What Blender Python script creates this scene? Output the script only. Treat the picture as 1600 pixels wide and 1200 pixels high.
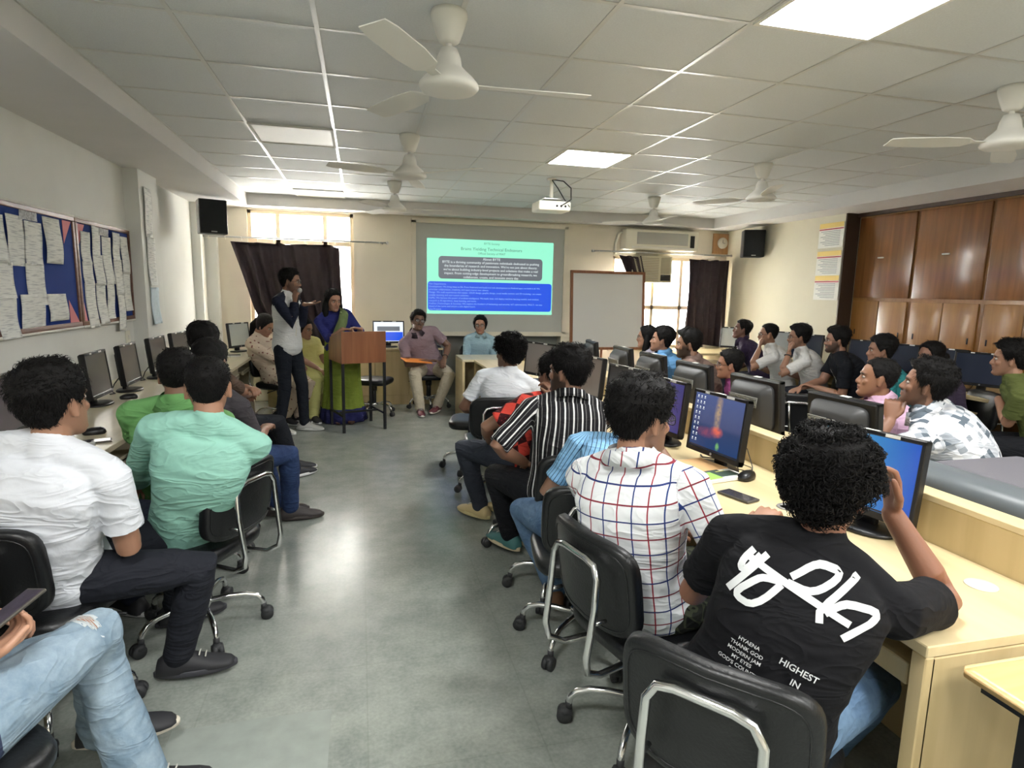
import bpy, bmesh, math, random
import numpy as np
from mathutils import Vector, Matrix, noise
from mathutils.bvhtree import BVHTree
random.seed(4)
for o in list(bpy.data.objects): bpy.data.objects.remove(o)
S = bpy.context.scene; COL = S.collection
V = Vector; PI = math.pi

# ---------------------------------------------------------------- camera, world, exposure
CAMZ = 1.56
F_ = V((0.24026045, 0.95875431, -0.15187197)); R_ = V((0.97057349, -0.23987763, 0.0211146)); U_ = V((0.01618697, 0.15247591, 0.98817462))
cd = bpy.data.cameras.new('camera'); cam = bpy.data.objects.new('camera', cd); COL.objects.link(cam)
cd.sensor_width = 36; cd.sensor_fit = 'HORIZONTAL'; cd.lens = 946.81 / 1600 * 36; cd.clip_start = .02; cd.clip_end = 200
m = Matrix.Identity(4)
for i in range(3): m[i][0] = R_[i]; m[i][1] = U_[i]; m[i][2] = -F_[i]; m[i][3] = (0, 0, CAMZ)[i]
cam.matrix_world = m; S.camera = cam
W = bpy.data.worlds.new('sky'); S.world = W; W.use_nodes = True
bg = W.node_tree.nodes['Background']; bg.inputs[0].default_value = (1, .975, .90, 1); bg.inputs[1].default_value = 20.0
S.view_settings.view_transform = 'Standard'; S.view_settings.look = 'None'; S.view_settings.gamma = 1
S.view_settings.use_curve_mapping = False; S.view_settings.exposure = 1.3

def lin(r, g, b):
    f = lambda c: (c / 255 / 12.92) if c / 255 <= .04045 else ((c / 255 + .055) / 1.055) ** 2.4
    return (f(r), f(g), f(b), 1)

# ---------------------------------------------------------------- materials
MATS = {}
def nd(m, t, **k):
    n = m.node_tree.nodes.new(t)
    for a, b in k.items(): setattr(n, a, b)
    return n
def mat(name, col, rough=.6, metal=0, bump=0, bscale=200, vary=0, vscale=8, coord='Object', spec=.5, coat=0):
    if name in MATS: return MATS[name]
    m = bpy.data.materials.new(name); m.use_nodes = True; MATS[name] = m
    b = m.node_tree.nodes['Principled BSDF']; L = m.node_tree.links
    b.inputs['Base Color'].default_value = col; b.inputs['Roughness'].default_value = rough; b.inputs['Metallic'].default_value = metal
    b.inputs['Specular IOR Level'].default_value = spec; b.inputs['Coat Weight'].default_value = coat
    tc = nd(m, 'ShaderNodeTexCoord')
    if vary:
        n = nd(m, 'ShaderNodeTexNoise'); n.inputs['Scale'].default_value = vscale; n.inputs['Detail'].default_value = 6
        L.new(tc.outputs[coord], n.inputs['Vector'])
        r = nd(m, 'ShaderNodeValToRGB'); r.color_ramp.elements[0].position = .3; r.color_ramp.elements[1].position = .7
        r.color_ramp.elements[0].color = tuple(c * (1 - vary) for c in col[:3]) + (1,)
        r.color_ramp.elements[1].color = tuple(min(1, c * (1 + vary)) for c in col[:3]) + (1,)
        L.new(n.outputs['Fac'], r.inputs[0]); L.new(r.outputs[0], b.inputs['Base Color'])
    if bump:
        n = nd(m, 'ShaderNodeTexNoise'); n.inputs['Scale'].default_value = bscale; n.inputs['Detail'].default_value = 4
        L.new(tc.outputs[coord], n.inputs['Vector'])
        u = nd(m, 'ShaderNodeBump'); u.inputs['Strength'].default_value = bump; u.inputs['Distance'].default_value = .004
        L.new(n.outputs['Fac'], u.inputs['Height']); L.new(u.outputs[0], b.inputs['Normal'])
    return m
def emis(name, col, st):
    m = bpy.data.materials.new(name); m.use_nodes = True; MATS[name] = m
    b = m.node_tree.nodes['Principled BSDF']; b.inputs['Base Color'].default_value = (0.02, .02, .02, 1)
    b.inputs['Emission Color'].default_value = col; b.inputs['Emission Strength'].default_value = st; b.inputs['Roughness'].default_value = .3
    return m
def woodmat(name, c1, c2, axis=2, rough=.4, sc=3, coat=0):
    m = bpy.data.materials.new(name); m.use_nodes = True; MATS[name] = m
    b = m.node_tree.nodes['Principled BSDF']; L = m.node_tree.links
    tc = nd(m, 'ShaderNodeTexCoord'); mp = nd(m, 'ShaderNodeMapping'); s = [14 * sc, 14 * sc, 14 * sc]; s[axis] = 1.0 * sc
    mp.inputs['Scale'].default_value = s; L.new(tc.outputs['Object'], mp.inputs[0])
    n = nd(m, 'ShaderNodeTexNoise'); n.inputs['Scale'].default_value = 1; n.inputs['Detail'].default_value = 8; n.inputs['Distortion'].default_value = .6
    L.new(mp.outputs[0], n.inputs['Vector'])
    r = nd(m, 'ShaderNodeValToRGB'); r.color_ramp.elements[0].position = .3; r.color_ramp.elements[1].position = .72
    r.color_ramp.elements[0].color = c1; r.color_ramp.elements[1].color = c2
    L.new(n.outputs['Fac'], r.inputs[0]); L.new(r.outputs[0], b.inputs['Base Color']); b.inputs['Roughness'].default_value = rough
    b.inputs['Coat Weight'].default_value = coat; b.inputs['Coat Roughness'].default_value = .12
    return m

# ---------------------------------------------------------------- mesh builder
class MB:
    def __init__(s): s.v = []; s.f = []; s.m = []; s.sm = []
    def add(s, vs, fs, mi=0, smooth=True):
        o = len(s.v); s.v += [tuple(p) for p in vs]; s.f += [tuple(i + o for i in f) for f in fs]; s.m += [mi] * len(fs); s.sm += [smooth] * len(fs); return s
    def box(s, x0, x1, y0, y1, z0, z1, mi=0, M=None):
        vs = [V((x, y, z)) for z in (z0, z1) for y in (y0, y1) for x in (x0, x1)]
        if M: vs = [M @ p for p in vs]
        return s.add(vs, [(0, 2, 3, 1), (4, 5, 7, 6), (0, 1, 5, 4), (2, 6, 7, 3), (0, 4, 6, 2), (1, 3, 7, 5)], mi, False)
    def bbox(s, x0, x1, y0, y1, z0, z1, bev=.005, seg=2, mi=0, M=None):
        b = bmesh.new(); bmesh.ops.create_cube(b, size=1)
        for p in b.verts: p.co = V((x0 + (p.co.x + .5) * (x1 - x0), y0 + (p.co.y + .5) * (y1 - y0), z0 + (p.co.z + .5) * (z1 - z0)))
        bmesh.ops.bevel(b, geom=list(b.edges), offset=bev, segments=seg, affect='EDGES', profile=.6)
        b.verts.index_update(); vs = [M @ p.co if M else p.co.copy() for p in b.verts]; fs = [[q.index for q in f.verts] for f in b.faces]; b.free()
        return s.add(vs, fs, mi, seg > 1)
    def loft(s, rings, mi=0, cap=True, smooth=True, close=True):
        n = len(rings[0]); vs = [p for r in rings for p in r]; fs = []
        for i in range(len(rings) - 1):
            for j in range(n if close else n - 1):
                k = (j + 1) % n; fs.append((i * n + j, i * n + k, (i + 1) * n + k, (i + 1) * n + j))
        if cap:
            for i, rev in ((0, True), (len(rings) - 1, False)):
                c = sum((V(p) for p in rings[i]), V()) / n; vs.append(c); ci = len(vs) - 1
                for j in range(n):
                    k = (j + 1) % n; fs.append((ci, i * n + k, i * n + j) if rev else (ci, i * n + j, i * n + k))
        return s.add(vs, fs, mi, smooth)
    def tube(s, pts, rad, n=10, mi=0, flat=1.0, up=None, dome=True):
        pts = [V(p) for p in pts]
        if not hasattr(rad, '__len__'): rad = [rad] * len(pts)
        T = []
        for i in range(len(pts)):
            a = pts[max(0, i - 1)]; b = pts[min(len(pts) - 1, i + 1)]; t = (b - a)
            T.append(t.normalized() if t.length > 1e-9 else V((0, 0, 1)))
        x = V(up) if up is not None else (V((1, 0, 0)) if abs(T[0].x) < .8 else V((0, 1, 0)))
        rings = []
        def ring(c, t, r):
            nonlocal x
            x = (x - t * x.dot(t)); x.normalize(); y = t.cross(x)
            return [c + x * (math.cos(2 * PI * j / n) * r) + y * (math.sin(2 * PI * j / n) * r * flat) for j in range(n)]
        if dome:
            for a in (.97, .7): rings.append(ring(pts[0] - T[0] * rad[0] * a, T[0], rad[0] * math.sqrt(max(0, 1 - a * a))))
        for i in range(len(pts)): rings.append(ring(pts[i], T[i], rad[i]))
        if dome:
            for a in (.7, .97): rings.append(ring(pts[-1] + T[-1] * rad[-1] * a, T[-1], rad[-1] * math.sqrt(max(0, 1 - a * a))))
        return s.loft(rings, mi)
    def cyl(s, c, r, h, n=24, mi=0, r2=None, axis=(0, 0, 1)):
        c = V(c); a = V(axis).normalized(); return s.tube([c, c + a * h], [r, r if r2 is None else r2], n, mi, dome=False)
    def lathe(s, prof, c=(0, 0, 0), n=24, mi=0):
        c = V(c); rings = [[c + V((r * math.cos(2 * PI * j / n), r * math.sin(2 * PI * j / n), z)) for j in range(n)] for r, z in prof]
        return s.loft(rings, mi)
    def ell(s, c, r, n=16, mi=0, M=None):
        rings = []
        for i in range(1, n // 2 + 1):
            a = PI * i / (n // 2 + 1); rr = math.sin(a); z = -math.cos(a)
            ring = [V((r[0] * rr * math.cos(2 * PI * j / n), r[1] * rr * math.sin(2 * PI * j / n), r[2] * z)) for j in range(n)]
            rings.append([(M @ p if M else p) + V(c) for p in ring])
        return s.loft(rings, mi)
    def build(s, name, mats, parent=None, flat=False):
        me = bpy.data.meshes.new(name); me.from_pydata(s.v, [], s.f)
        for q in (mats if isinstance(mats, (list, tuple)) else [mats]): me.materials.append(q)
        me.polygons.foreach_set('material_index', s.m); me.polygons.foreach_set('use_smooth', [False] * len(s.sm) if flat else s.sm)
        me.update(); bm = bmesh.new(); bm.from_mesh(me); bmesh.ops.recalc_face_normals(bm, faces=bm.faces); bm.to_mesh(me); bm.free()
        return link(name, me, parent)
def link(name, me, parent=None):
    o = bpy.data.objects.new(name, me); COL.objects.link(o)
    if parent: o.parent = parent
    return o
def tag(o, label, cat, group=None):
    o['label'] = label; o['category'] = cat
    if group: o['group'] = group
    return o
def thing(name, label, cat, loc=(0, 0, 0), rz=0, group=None):
    o = link(name, None); o.location = loc; o.rotation_euler = (0, 0, rz); return tag(o, label, cat, group)
def struct(name, mb, m):
    o = mb.build(name, m); o['kind'] = 'structure'; return o
def copy_tree(o, parent=None):
    c = o.copy(); COL.objects.link(c); c.parent = parent
    for ch in list(o.children): copy_tree(ch, c)
    return c
def hd(deg): a = math.radians(deg); return V((math.sin(a), math.cos(a), 0))   # heading: 0 = towards the screen wall, 90 = to the right
def rz(deg): return -math.radians(deg)                                         # object whose front is +y
def text(name, body, size, M, m, parent, align='CENTER', depth=0.0006, spacing=1.0):
    cu = bpy.data.curves.new(name, 'FONT'); cu.body = body; cu.size = size; cu.align_x = align; cu.align_y = 'CENTER'; cu.extrude = depth; cu.space_line = spacing; cu.resolution_u = 2
    t = bpy.data.objects.new('tmp', cu); COL.objects.link(t); dg = bpy.context.evaluated_depsgraph_get(); dg.update()
    me = bpy.data.meshes.new_from_object(t.evaluated_get(dg)); bpy.data.objects.remove(t); bpy.data.curves.remove(cu)
    me.materials.clear(); me.materials.append(m); o = link(name, me, parent); o.matrix_local = M; return o

cream = mat('wall_paint', lin(222, 215, 197), .8, bump=.15, bscale=60, vary=.05, vscale=1.5)
greyw = mat('left_wall_paint', lin(222, 223, 218), .8, bump=.15, bscale=60, vary=.07, vscale=1.2)
white = mat('white_paint', lin(226, 224, 216), .7, bump=.1, bscale=80)
softt = mat('soffit_paint', lin(216, 214, 212), .8, bump=.1, bscale=40, vary=.03, vscale=2)
black = mat('black_plastic', lin(17, 17, 19), .35)
blackl = mat('black_leatherette', lin(17, 18, 20), .38, bump=.25, bscale=120)
dgrey = mat('dark_grey_plastic', lin(50, 50, 50), .5)
chrome = mat('chrome', (.75, .75, .75, 1), .18, 1)
steel = mat('steel', (.55, .55, .55, 1), .3, 1)
blackm = mat('black_metal', lin(20, 21, 24), .4)
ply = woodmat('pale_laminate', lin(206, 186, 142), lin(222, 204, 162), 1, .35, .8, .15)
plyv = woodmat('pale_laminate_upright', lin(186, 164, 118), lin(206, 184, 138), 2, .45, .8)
plyl = woodmat('left_desk_laminate', lin(196, 186, 158), lin(214, 204, 176), 1, .28, .8, .2)
ivory = mat('ivory_plastic', lin(228, 224, 208), .4)
paper = mat('paper', lin(232, 232, 226), .8, vary=.04, vscale=30)
scroff = mat('dark_screen', lin(58, 56, 60), .12)
scrgrey = mat('greyish_screen', lin(120, 112, 112), .12)
rubber = mat('rubber', lin(45, 46, 48), .6)

# ---------------------------------------------------------------- room shell
XL, XR, YF, YB, ZS, ZC = -2.02, 5.65, 8.72, -3.2, 2.56, 2.707
def floor_mat():
    m = bpy.data.materials.new('polished_floor'); m.use_nodes = True; L = m.node_tree.links; b = m.node_tree.nodes['Principled BSDF']
    tc = nd(m, 'ShaderNodeTexCoord'); n = nd(m, 'ShaderNodeTexNoise'); n.inputs['Scale'].default_value = 4.5; n.inputs['Detail'].default_value = 14; n.inputs['Roughness'].default_value = .7
    n2 = nd(m, 'ShaderNodeTexNoise'); n2.inputs['Scale'].default_value = 70; n2.inputs['Detail'].default_value = 12
    L.new(tc.outputs['Object'], n.inputs['Vector']); L.new(tc.outputs['Object'], n2.inputs['Vector'])
    mx = nd(m, 'ShaderNodeMix', data_type='FLOAT'); mx.inputs[0].default_value = .30; L.new(n.outputs['Fac'], mx.inputs[2]); L.new(n2.outputs['Fac'], mx.inputs[3])
    r = nd(m, 'ShaderNodeValToRGB'); r.color_ramp.elements[0].position = .34; r.color_ramp.elements[1].position = .66
    r.color_ramp.elements[0].color = lin(124, 130, 125); r.color_ramp.elements[1].color = lin(164, 168, 160)
    L.new(mx.outputs[0], r.inputs[0])
    br = nd(m, 'ShaderNodeTexBrick'); br.offset = 0; br.squash = 1; br.inputs['Scale'].default_value = 1; br.inputs['Mortar Size'].default_value = .003
    br.inputs['Brick Width'].default_value = .6; br.inputs['Row Height'].default_value = .6; br.inputs['Color1'].default_value = (1, 1, 1, 1); br.inputs['Color2'].default_value = (.975, .98, .985, 1); br.inputs['Mortar'].default_value = (.90, .90, .90, 1)
    L.new(tc.outputs['Object'], br.inputs['Vector'])
    mu = nd(m, 'ShaderNodeMix', data_type='RGBA', blend_type='MULTIPLY'); mu.inputs[0].default_value = 1; L.new(r.outputs[0], mu.inputs[6]); L.new(br.outputs[0], mu.inputs[7])
    L.new(mu.outputs[2], b.inputs['Base Color'])
    rr = nd(m, 'ShaderNodeMapRange'); rr.inputs[1].default_value = .3; rr.inputs[2].default_value = .7; rr.inputs[3].default_value = .20; rr.inputs[4].default_value = .30; b.inputs['Roughness'].default_value = .25
    return m
struct('floor', MB().box(XL - .3, XR + .6, YB, YF + .3, -.1, 0), floor_mat())
# ceiling with a recessed tile field
tile = mat('ceiling_tile', lin(211, 214, 213), .6, bump=.5, bscale=300, vary=.04, vscale=120)
bar = mat('ceiling_bar', lin(205, 205, 200), .35, .3)
TX0, TX1, TY0, TY1 = -1.371, 5.229, -2.9, 8.459
gx = [-1.371 + .6 * i for i in range(12)]; gy = [3.059 - .6 * 9 + .6 * i for i in range(19)]
struct('ceiling', MB().box(TX0, TX1, YB, TY1, ZC, ZC + .08), tile)
g = MB()
for x in gx: g.box(x - .011, x + .011, YB, TY1, ZC - .004, ZC + .002)
for y in gy: g.box(TX0, TX1, y - .011, y + .011, ZC - .0035, ZC + .002)
struct('trim_1', g, bar)
sf = MB(); sf.box(XL - .2, TX0, YB, YF + .2, ZS, ZC + .08); sf.box(TX1, XR + .5, YB, YF + .2, ZS, ZC + .08); sf.box(TX0, TX1, TY1, YF + .2, ZS, ZC + .08)
struct('trim_2', sf, softt)
# walls
struct('wall_left', MB().box(XL - .15, XL, YB, YF + .2, 0, ZS), greyw)
struct('trim_3', MB().box(XL, -1.90, 6.22, 6.74, 0, ZS).box(XL, -1.92, 8.42, YF, 0, ZS).box(-1.92, -1.78, 8.62, YF, 0, ZS), greyw)   # pillar on the left wall
struct('wall_back', MB().box(XL - .15, XR + .5, YB - .15, YB, 0, ZC), cream)
# front wall with the two windows, the framed screen panel and the alcove beneath it
w1 = (-1.42, -.08, .93, 2.54); w2 = (3.72, 5.35, .72, 2.12); AL = (.76, 2.93, 0.0, .92)
def wall_holes(y0, y1, x0, x1, z0, z1, holes):
    xs = sorted({x0, x1, *[h[0] for h in holes], *[h[1] for h in holes]}); zs = sorted({z0, z1, *[h[2] for h in holes], *[h[3] for h in holes]}); b = MB()
    for i in range(len(xs) - 1):
        for j in range(len(zs) - 1):
            cx, cz = (xs[i] + xs[i + 1]) / 2, (zs[j] + zs[j + 1]) / 2
            if not any(h[0] < cx < h[1] and h[2] < cz < h[3] for h in holes): b.box(xs[i], xs[i + 1], y0, y1, zs[j], zs[j + 1])
    return b
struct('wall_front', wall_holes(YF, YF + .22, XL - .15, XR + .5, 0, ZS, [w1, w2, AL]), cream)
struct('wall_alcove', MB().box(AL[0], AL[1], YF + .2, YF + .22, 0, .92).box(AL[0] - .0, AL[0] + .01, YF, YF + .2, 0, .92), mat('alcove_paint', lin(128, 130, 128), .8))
fr = MB()
for a in ((.70, .76, .94, 2.50), (2.93, 2.99, .94, 2.50), (.70, 2.99, 2.47, 2.53), (.70, 2.99, .90, .96)): fr.box(a[0], a[1], YF - .035, YF, a[2], a[3])
struct('trim_4', fr, cream)
struct('trim_5', MB().box(.76, 2.93, YF - .006, YF, .96, 2.47), mat('screen_panel_paint', lin(186, 188, 182), .85))
# right wall: plain stretch, then the recess that holds the cupboards
struct('wall_right', MB().box(XR, XR + .5, 6.29, YF + .2, 0, ZS).box(XR + .62, XR + .7, YB, 6.29, 0, ZS).box(XR, XR + .5, YB, -2.4, 0, ZS), mat('right_wall_darkened', lin(207, 202, 182), .8, bump=.15, bscale=60, vary=.04, vscale=1.5))  # wall paint copy darkened to offset the strong light on this side
struct('trim_7', MB().box(-.67, -.13, 1.4, 2.15, 0, .0012), mat('floor_patch', lin(150, 156, 150), .27, vary=.08, vscale=14))

# ---------------------------------------------------------------- windows
frm = mat('window_frame_paint', lin(216, 200, 170), .5)
glassm = bpy.data.materials.new('window_glass'); glassm.use_nodes = True
gb = glassm.node_tree.nodes['Principled BSDF']; gb.inputs['Transmission Weight'].default_value = 1; gb.inputs['Roughness'].default_value = .05; gb.inputs['IOR'].default_value = 1.02; gb.inputs['Base Color'].default_value = (.97, .98, 1, 1)
def window(name, x0, x1, z0, z1, vx, hz):
    r = link(name, None); r['kind'] = 'structure'; b = MB(); t = .045
    for a in ((x0, x0 + t, z0, z1), (x1 - t, x1, z0, z1), (x0, x1, z0, z0 + t), (x0, x1, z1 - t, z1)): b.box(a[0], a[1], YF + .03, YF + .12, a[2], a[3])
    for x in vx: b.box(x - .025, x + .025, YF + .04, YF + .11, z0, z1)
    for z in hz: b.box(x0, x1, YF + .04, YF + .11, z - .03, z + .03)
    b.build('window_frame', frm, r); MB().box(x0, x1, YF + .072, YF + .078, z0, z1).build('window_pane', glassm, r)
    MB().bbox(x0 - .03, x1 + .03, YF - .03, YF + .03, z0 - .04, z0, .004).build('window_sill', frm, r)
window('window_1', *w1, [-1.05, -.45], [2.14])
window('window_2', *w2, [4.42, 4.9], [1.35])
# ---------------------------------------------------------------- ceiling lights
lit = emis('light_diffuser_lit', (1, 1, .98, 1), 23.0)
unlit = mat('light_diffuser_off', lin(232, 228, 214), .4)
def panel(ix, iy, on, label):
    x, y = -.771 + .6 * ix, 3.059 + .6 * iy
    t = thing('ceiling_light', label, 'ceiling light', (x + .3, y + .3, ZC), 0, None)
    f = MB()
    for a in ((-.295, .295, -.295, -.275), (-.295, .295, .275, .295), (-.295, -.275, -.275, .275), (.275, .295, -.275, .275)): f.box(a[0], a[1], a[2], a[3], -.012, 0)
    f.build('frame', white, t); MB().box(-.275, .275, -.275, .275, -.008, -.002).build('diffuser', lit if on else unlit, t)
panel(4, -2, True, 'lit square ceiling light panel cut by the top of the photo')
panel(4, 3, True, 'lit square ceiling light panel in front of the projector')
panel(0, 3, False, 'unlit square ceiling panel, third tile from the left soffit, farther from window')
panel(0, 8, False, 'unlit pale ceiling panel next to the front soffit by the left window')
for i, (a, b) in enumerate(((0, -5), (4, -6), (8, -4), (2, -8), (6, -8))): panel(a, b, True, 'unseen fill light panel added behind the camera, %s' % ['above the left aisle seats', 'second row back in the middle', 'above the right rear desks', 'third row back, left of centre', 'third row back, right of centre', 'rear row at the far left', 'rear row at the far right', 'just behind the photographer on the left', 'just behind the photographer on the right'][i])  # lit panels added out of view as fill for the room

# ---------------------------------------------------------------- ceiling fans
def fan(x, y, ang, label, blades=3):
    t = thing('ceiling_fan', label, 'ceiling fan', (x, y, ZC), math.radians(ang), 'ceiling fans')
    MB().lathe([(.001, 0), (.075, 0), (.078, -.02), (.06, -.075), (.045, -.115), (.03, -.125), (.001, -.125)]).build('canopy', white, t)
    MB().cyl((0, 0, -.17), .014, .09, 12).build('rod', white, t)
    MB().lathe([(.001, -.14), (.035, -.145), (.05, -.18), (.055, -.215), (.075, -.235), (.105, -.262), (.125, -.285), (.128, -.298), (.115, -.312), (.07, -.318), (.001, -.32)], n=36).build('motor', white, t)
    for k in range(blades):
        a = 2 * PI * k / blades; M = Matrix.Rotation(a, 4, 'Z')
        b = MB(); rings = []
        for r_, w, tw in ((.10, .02, 0), (.18, .022, .05), (.22, .05, .2), (.35, .062, .2), (.55, .06, .16), (.62, .05, .14)):
            c = V((r_, 0, -.285)); wy = V((0, math.cos(tw), math.sin(tw))) * w; n_ = V((0, 0, .002))
            rings.append([c - wy - n_, c + wy - n_, c + wy + n_, c - wy + n_])
        b.loft([[M @ p for p in q] for q in rings], smooth=False); b.build('blade', white, t)
fan(.379, 2.73, 118, 'white ceiling fan nearest the camera, left of centre')
fan(.379, 4.86, 78, 'white ceiling fan second in the left fan row')
fan(.379, 6.95, -4, 'white ceiling fan farthest forward in the left row, near the window')
fan(3.45, 2.73, 40, 'white ceiling fan cut by the right edge of the photo')
fan(3.45, 4.86, 5, 'white ceiling fan above the middle of the right half')
fan(3.45, 6.92, 25, 'white ceiling fan in front of the split air conditioner')

# ---------------------------------------------------------------- projector
pj = thing('projector', 'white ceiling projector with dangling black cables', 'projector', (1.93, 6.2, ZC))
MB().cyl((0, 0, -.2), .02, .2, 14).cyl((0, 0, -.012), .05, .012, 20).build('mount_pole', ivory, pj)
MB().bbox(-.10, .10, -.08, .08, -.215, -.2, .004).cyl((-.07, 0, -.235), .006, .03, 8).cyl((.07, 0, -.235), .006, .03, 8).build('mount_plate', steel, pj)
MB().bbox(-.17, .17, -.14, .14, -.33, -.235, .02, 3).build('body', ivory, pj)
MB().cyl((-.08, .135, -.28), .035, .03, 20, axis=(0, 1, 0)).build('lens', emis('projector_lens', (.6, .9, 1, 1), 2), pj)
b = MB()
for k in range(3): b.cyl((.02 + .045 * k, -.141, -.285), .012, .004, 12, axis=(0, 1, 0))
b.build('ports', black, pj)
MB().tube([(0, -.02, -.01), (.10, -.08, -.03), (.17, -.12, -.10), (.16, -.16, -.22), (.06, -.15, -.285)], .006, 8).tube([(.0, -.02, -.02), (.05, -.06, -.1), (.10, -.10, -.2), (.15, -.15, -.29)], .005, 8).build('cable', black, pj)

# ---------------------------------------------------------------- projected slide
sl = thing('projected_slide', 'bright mint and blue projected slide about a technical society', 'projection screen', (1.84, YF - .012, 1.742))
SW, SH = 1.855, 1.05
def rrect(x0, x1, z0, z1, r, y, n=6):
    pts = []
    for cx, cz, a0 in ((x1 - r, z1 - r, 0), (x0 + r, z1 - r, 90), (x0 + r, z0 + r, 180), (x1 - r, z0 + r, 270)):
        for k in range(n + 1): a = math.radians(a0 + 90 * k / n); pts.append(V((cx + r * math.cos(a), y, cz + r * math.sin(a))))
    return pts
def plate(name, pts, y1, m_, par):
    return MB().loft([pts, [V((p.x, y1, p.z)) for p in pts]], smooth=False).build(name, m_, par)
mint = emis('slide_mint', lin(150, 245, 208), .43); blue = emis('slide_blue', lin(24, 82, 226), .43); sgrey = emis('slide_grey', lin(98, 104, 112), .43)
swhite = emis('slide_white', (.85, .95, .95, 1), .43); sdark = emis('slide_dark', lin(62, 112, 96), .43); slb = emis('slide_light_blue', lin(150, 190, 245), .43)
plate('slide_background', rrect(-SW / 2, SW / 2, -SH / 2, SH / 2, .004, 0), .004, mint, sl)
plate('grey_text_box', rrect(-.765, .765, -.03, .285, .05, -.003), -.001, sgrey, sl)
plate('blue_text_box', rrect(-.915, .915, -.48, -.07, .04, -.003), -.001, blue, sl)
MX = lambda x, z, y=-.0045: Matrix.Translation((x, y, z)) @ Matrix.Rotation(PI / 2, 4, 'X')
text('heading', 'BYTE Society', .042, MX(0, .475), sdark, sl)
text('heading', 'Brains Yielding Technical Endeavors', .062, MX(0, .395), sdark, sl)
text('heading', 'Official Society of MAIT', .042, MX(0, .335), sdark, sl)
text('paragraph', 'About BYTE', .05, MX(0, .255, -.006), swhite, sl)
for k, l in enumerate(["BYTE is a thriving community of passionate individuals dedicated to pushing", "the boundaries of research and innovation. We're not just about theory;", "we're about building industry-level projects and solutions that make a real", "impact. From cutting-edge development to groundbreaking research, we", "collaborate, create, and innovate every day."]):
    text('paragraph', l, .0465, MX(0, .205 - .052 * k, -.006), swhite, sl)
for k, l in enumerate(['Our Departments', 'Development: We bring ideas to life. From front-end and back-end web development to Android apps, we build it all. We', 'prioritize collaboration, creativity, and open source over silence.', 'Design: We craft experiences that matter. UI/UX design, graphic design, social media content, and 3D modeling - we create', 'visually stunning and user-centric solutions.', 'DeMic: We harness the power of artificial intelligence. We build, train, and deploy machine learning models, and conduct', 'research in AI algorithms, deep learning, and more.', 'FoxDen (Technologies & Security): We explore the frontiers of technology and security. IoT, cybersecurity, Web 3 - we stay', 'ahead of the curve and ensure a safe digital future.', 'Our Projects']):
    text('paragraph', l, .033, MX(-.90, -.105 - .0395 * k, -.006), slb, sl, 'LEFT')

# ---------------------------------------------------------------- notice boards and papers on the left wall
bw = woodmat('board_frame_wood', lin(92, 58, 44), lin(120, 82, 64), 1, .5)
bb = mat('board_blue_felt', lin(18, 52, 128), .95, bump=.4, bscale=400)
pink_ = mat('pink_paper', lin(206, 128, 134), .8)
def print_mat():
    m = bpy.data.materials.new('printed_notice'); m.use_nodes = True; L = m.node_tree.links; b = m.node_tree.nodes['Principled BSDF']; b.inputs['Roughness'].default_value = .8
    tc = nd(m, 'ShaderNodeTexCoord'); mp = nd(m, 'ShaderNodeMapping'); mp.inputs['Scale'].default_value = (1, 9, 150); L.new(tc.outputs['Object'], mp.inputs[0])
    n = nd(m, 'ShaderNodeTexNoise'); n.inputs['Scale'].default_value = 1; n.inputs['Detail'].default_value = 3; L.new(mp.outputs[0], n.inputs['Vector'])
    r = nd(m, 'ShaderNodeValToRGB'); r.color_ramp.interpolation = 'LINEAR'; e = r.color_ramp.elements; e[0].position = .36; e[0].color = lin(186, 188, 188); e[1].position = .5; e[1].color = lin(226, 227, 222)
    L.new(n.outputs['Fac'], r.inputs[0]); L.new(r.outputs[0], b.inputs['Base Color']); return m
pmat = print_mat()
def board(y0, y1, z0, z1, label):
    t = thing('notice_board', label, 'notice board', (XL, (y0 + y1) / 2, z0)); h = (y1 - y0) / 2; H = z1 - z0
    MB().box(.0, .02, -h + .02, h - .02, .02, H - .02).build('felt_panel', bb, t)
    f = MB(); w = .035
    f.bbox(0, .03, -h, h, 0, w, .004).bbox(0, .03, -h, h, H - w, H, .004).bbox(0, .03, -h, -h + w, w, H - w, .004).bbox(0, .03, h - w, h, w, H - w, .004); f.build('wooden_frame', bw, t)
    MB().bbox(.0, .034, -h, h, H - .005, H + .01, .002).bbox(0, .034, -h, h, -.012, .003, .002).build('metal_trim', white, t)
    return t
board(2.4, 5.115, 1.235, 2.02, 'long blue felt notice board, nearer of the two on the left wall')
board(5.125, 6.2, 1.235, 2.02, 'smaller blue notice board crowded with papers beside the pillar')
rp = random.Random(3)
def notice(y, z, w, h, label, group='papers pinned on the notice boards', x=XL + .022, m_=None, name='pinned_notice', lift=None):
    b = MB(); ny, nz = 6, 12; ph = rp.random() * 6; lift = rp.uniform(.004, .012) if lift is None else lift; rows = []
    for side in (0, 1):
        rr = []
        for j in range(nz + 1):
            v = j / nz
            rr.append([V((x + .0012 * side + lift * (1 - math.cos(v * 5 + ph)) * .5 * (.4 + v) + .003 * (1 + math.sin(i / ny * 3 + ph)), y + w * (i / ny - .5) + .006 * math.sin(v * 3 + ph), z - v * h)) for i in range(ny + 1)])
        rows.append(rr)
    rings = [rows[0][j] + rows[1][j][::-1] for j in range(nz + 1)]
    b.loft(rings); o = b.build(name, m_ or pmat); return tag(o, label, 'paper', group)
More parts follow.
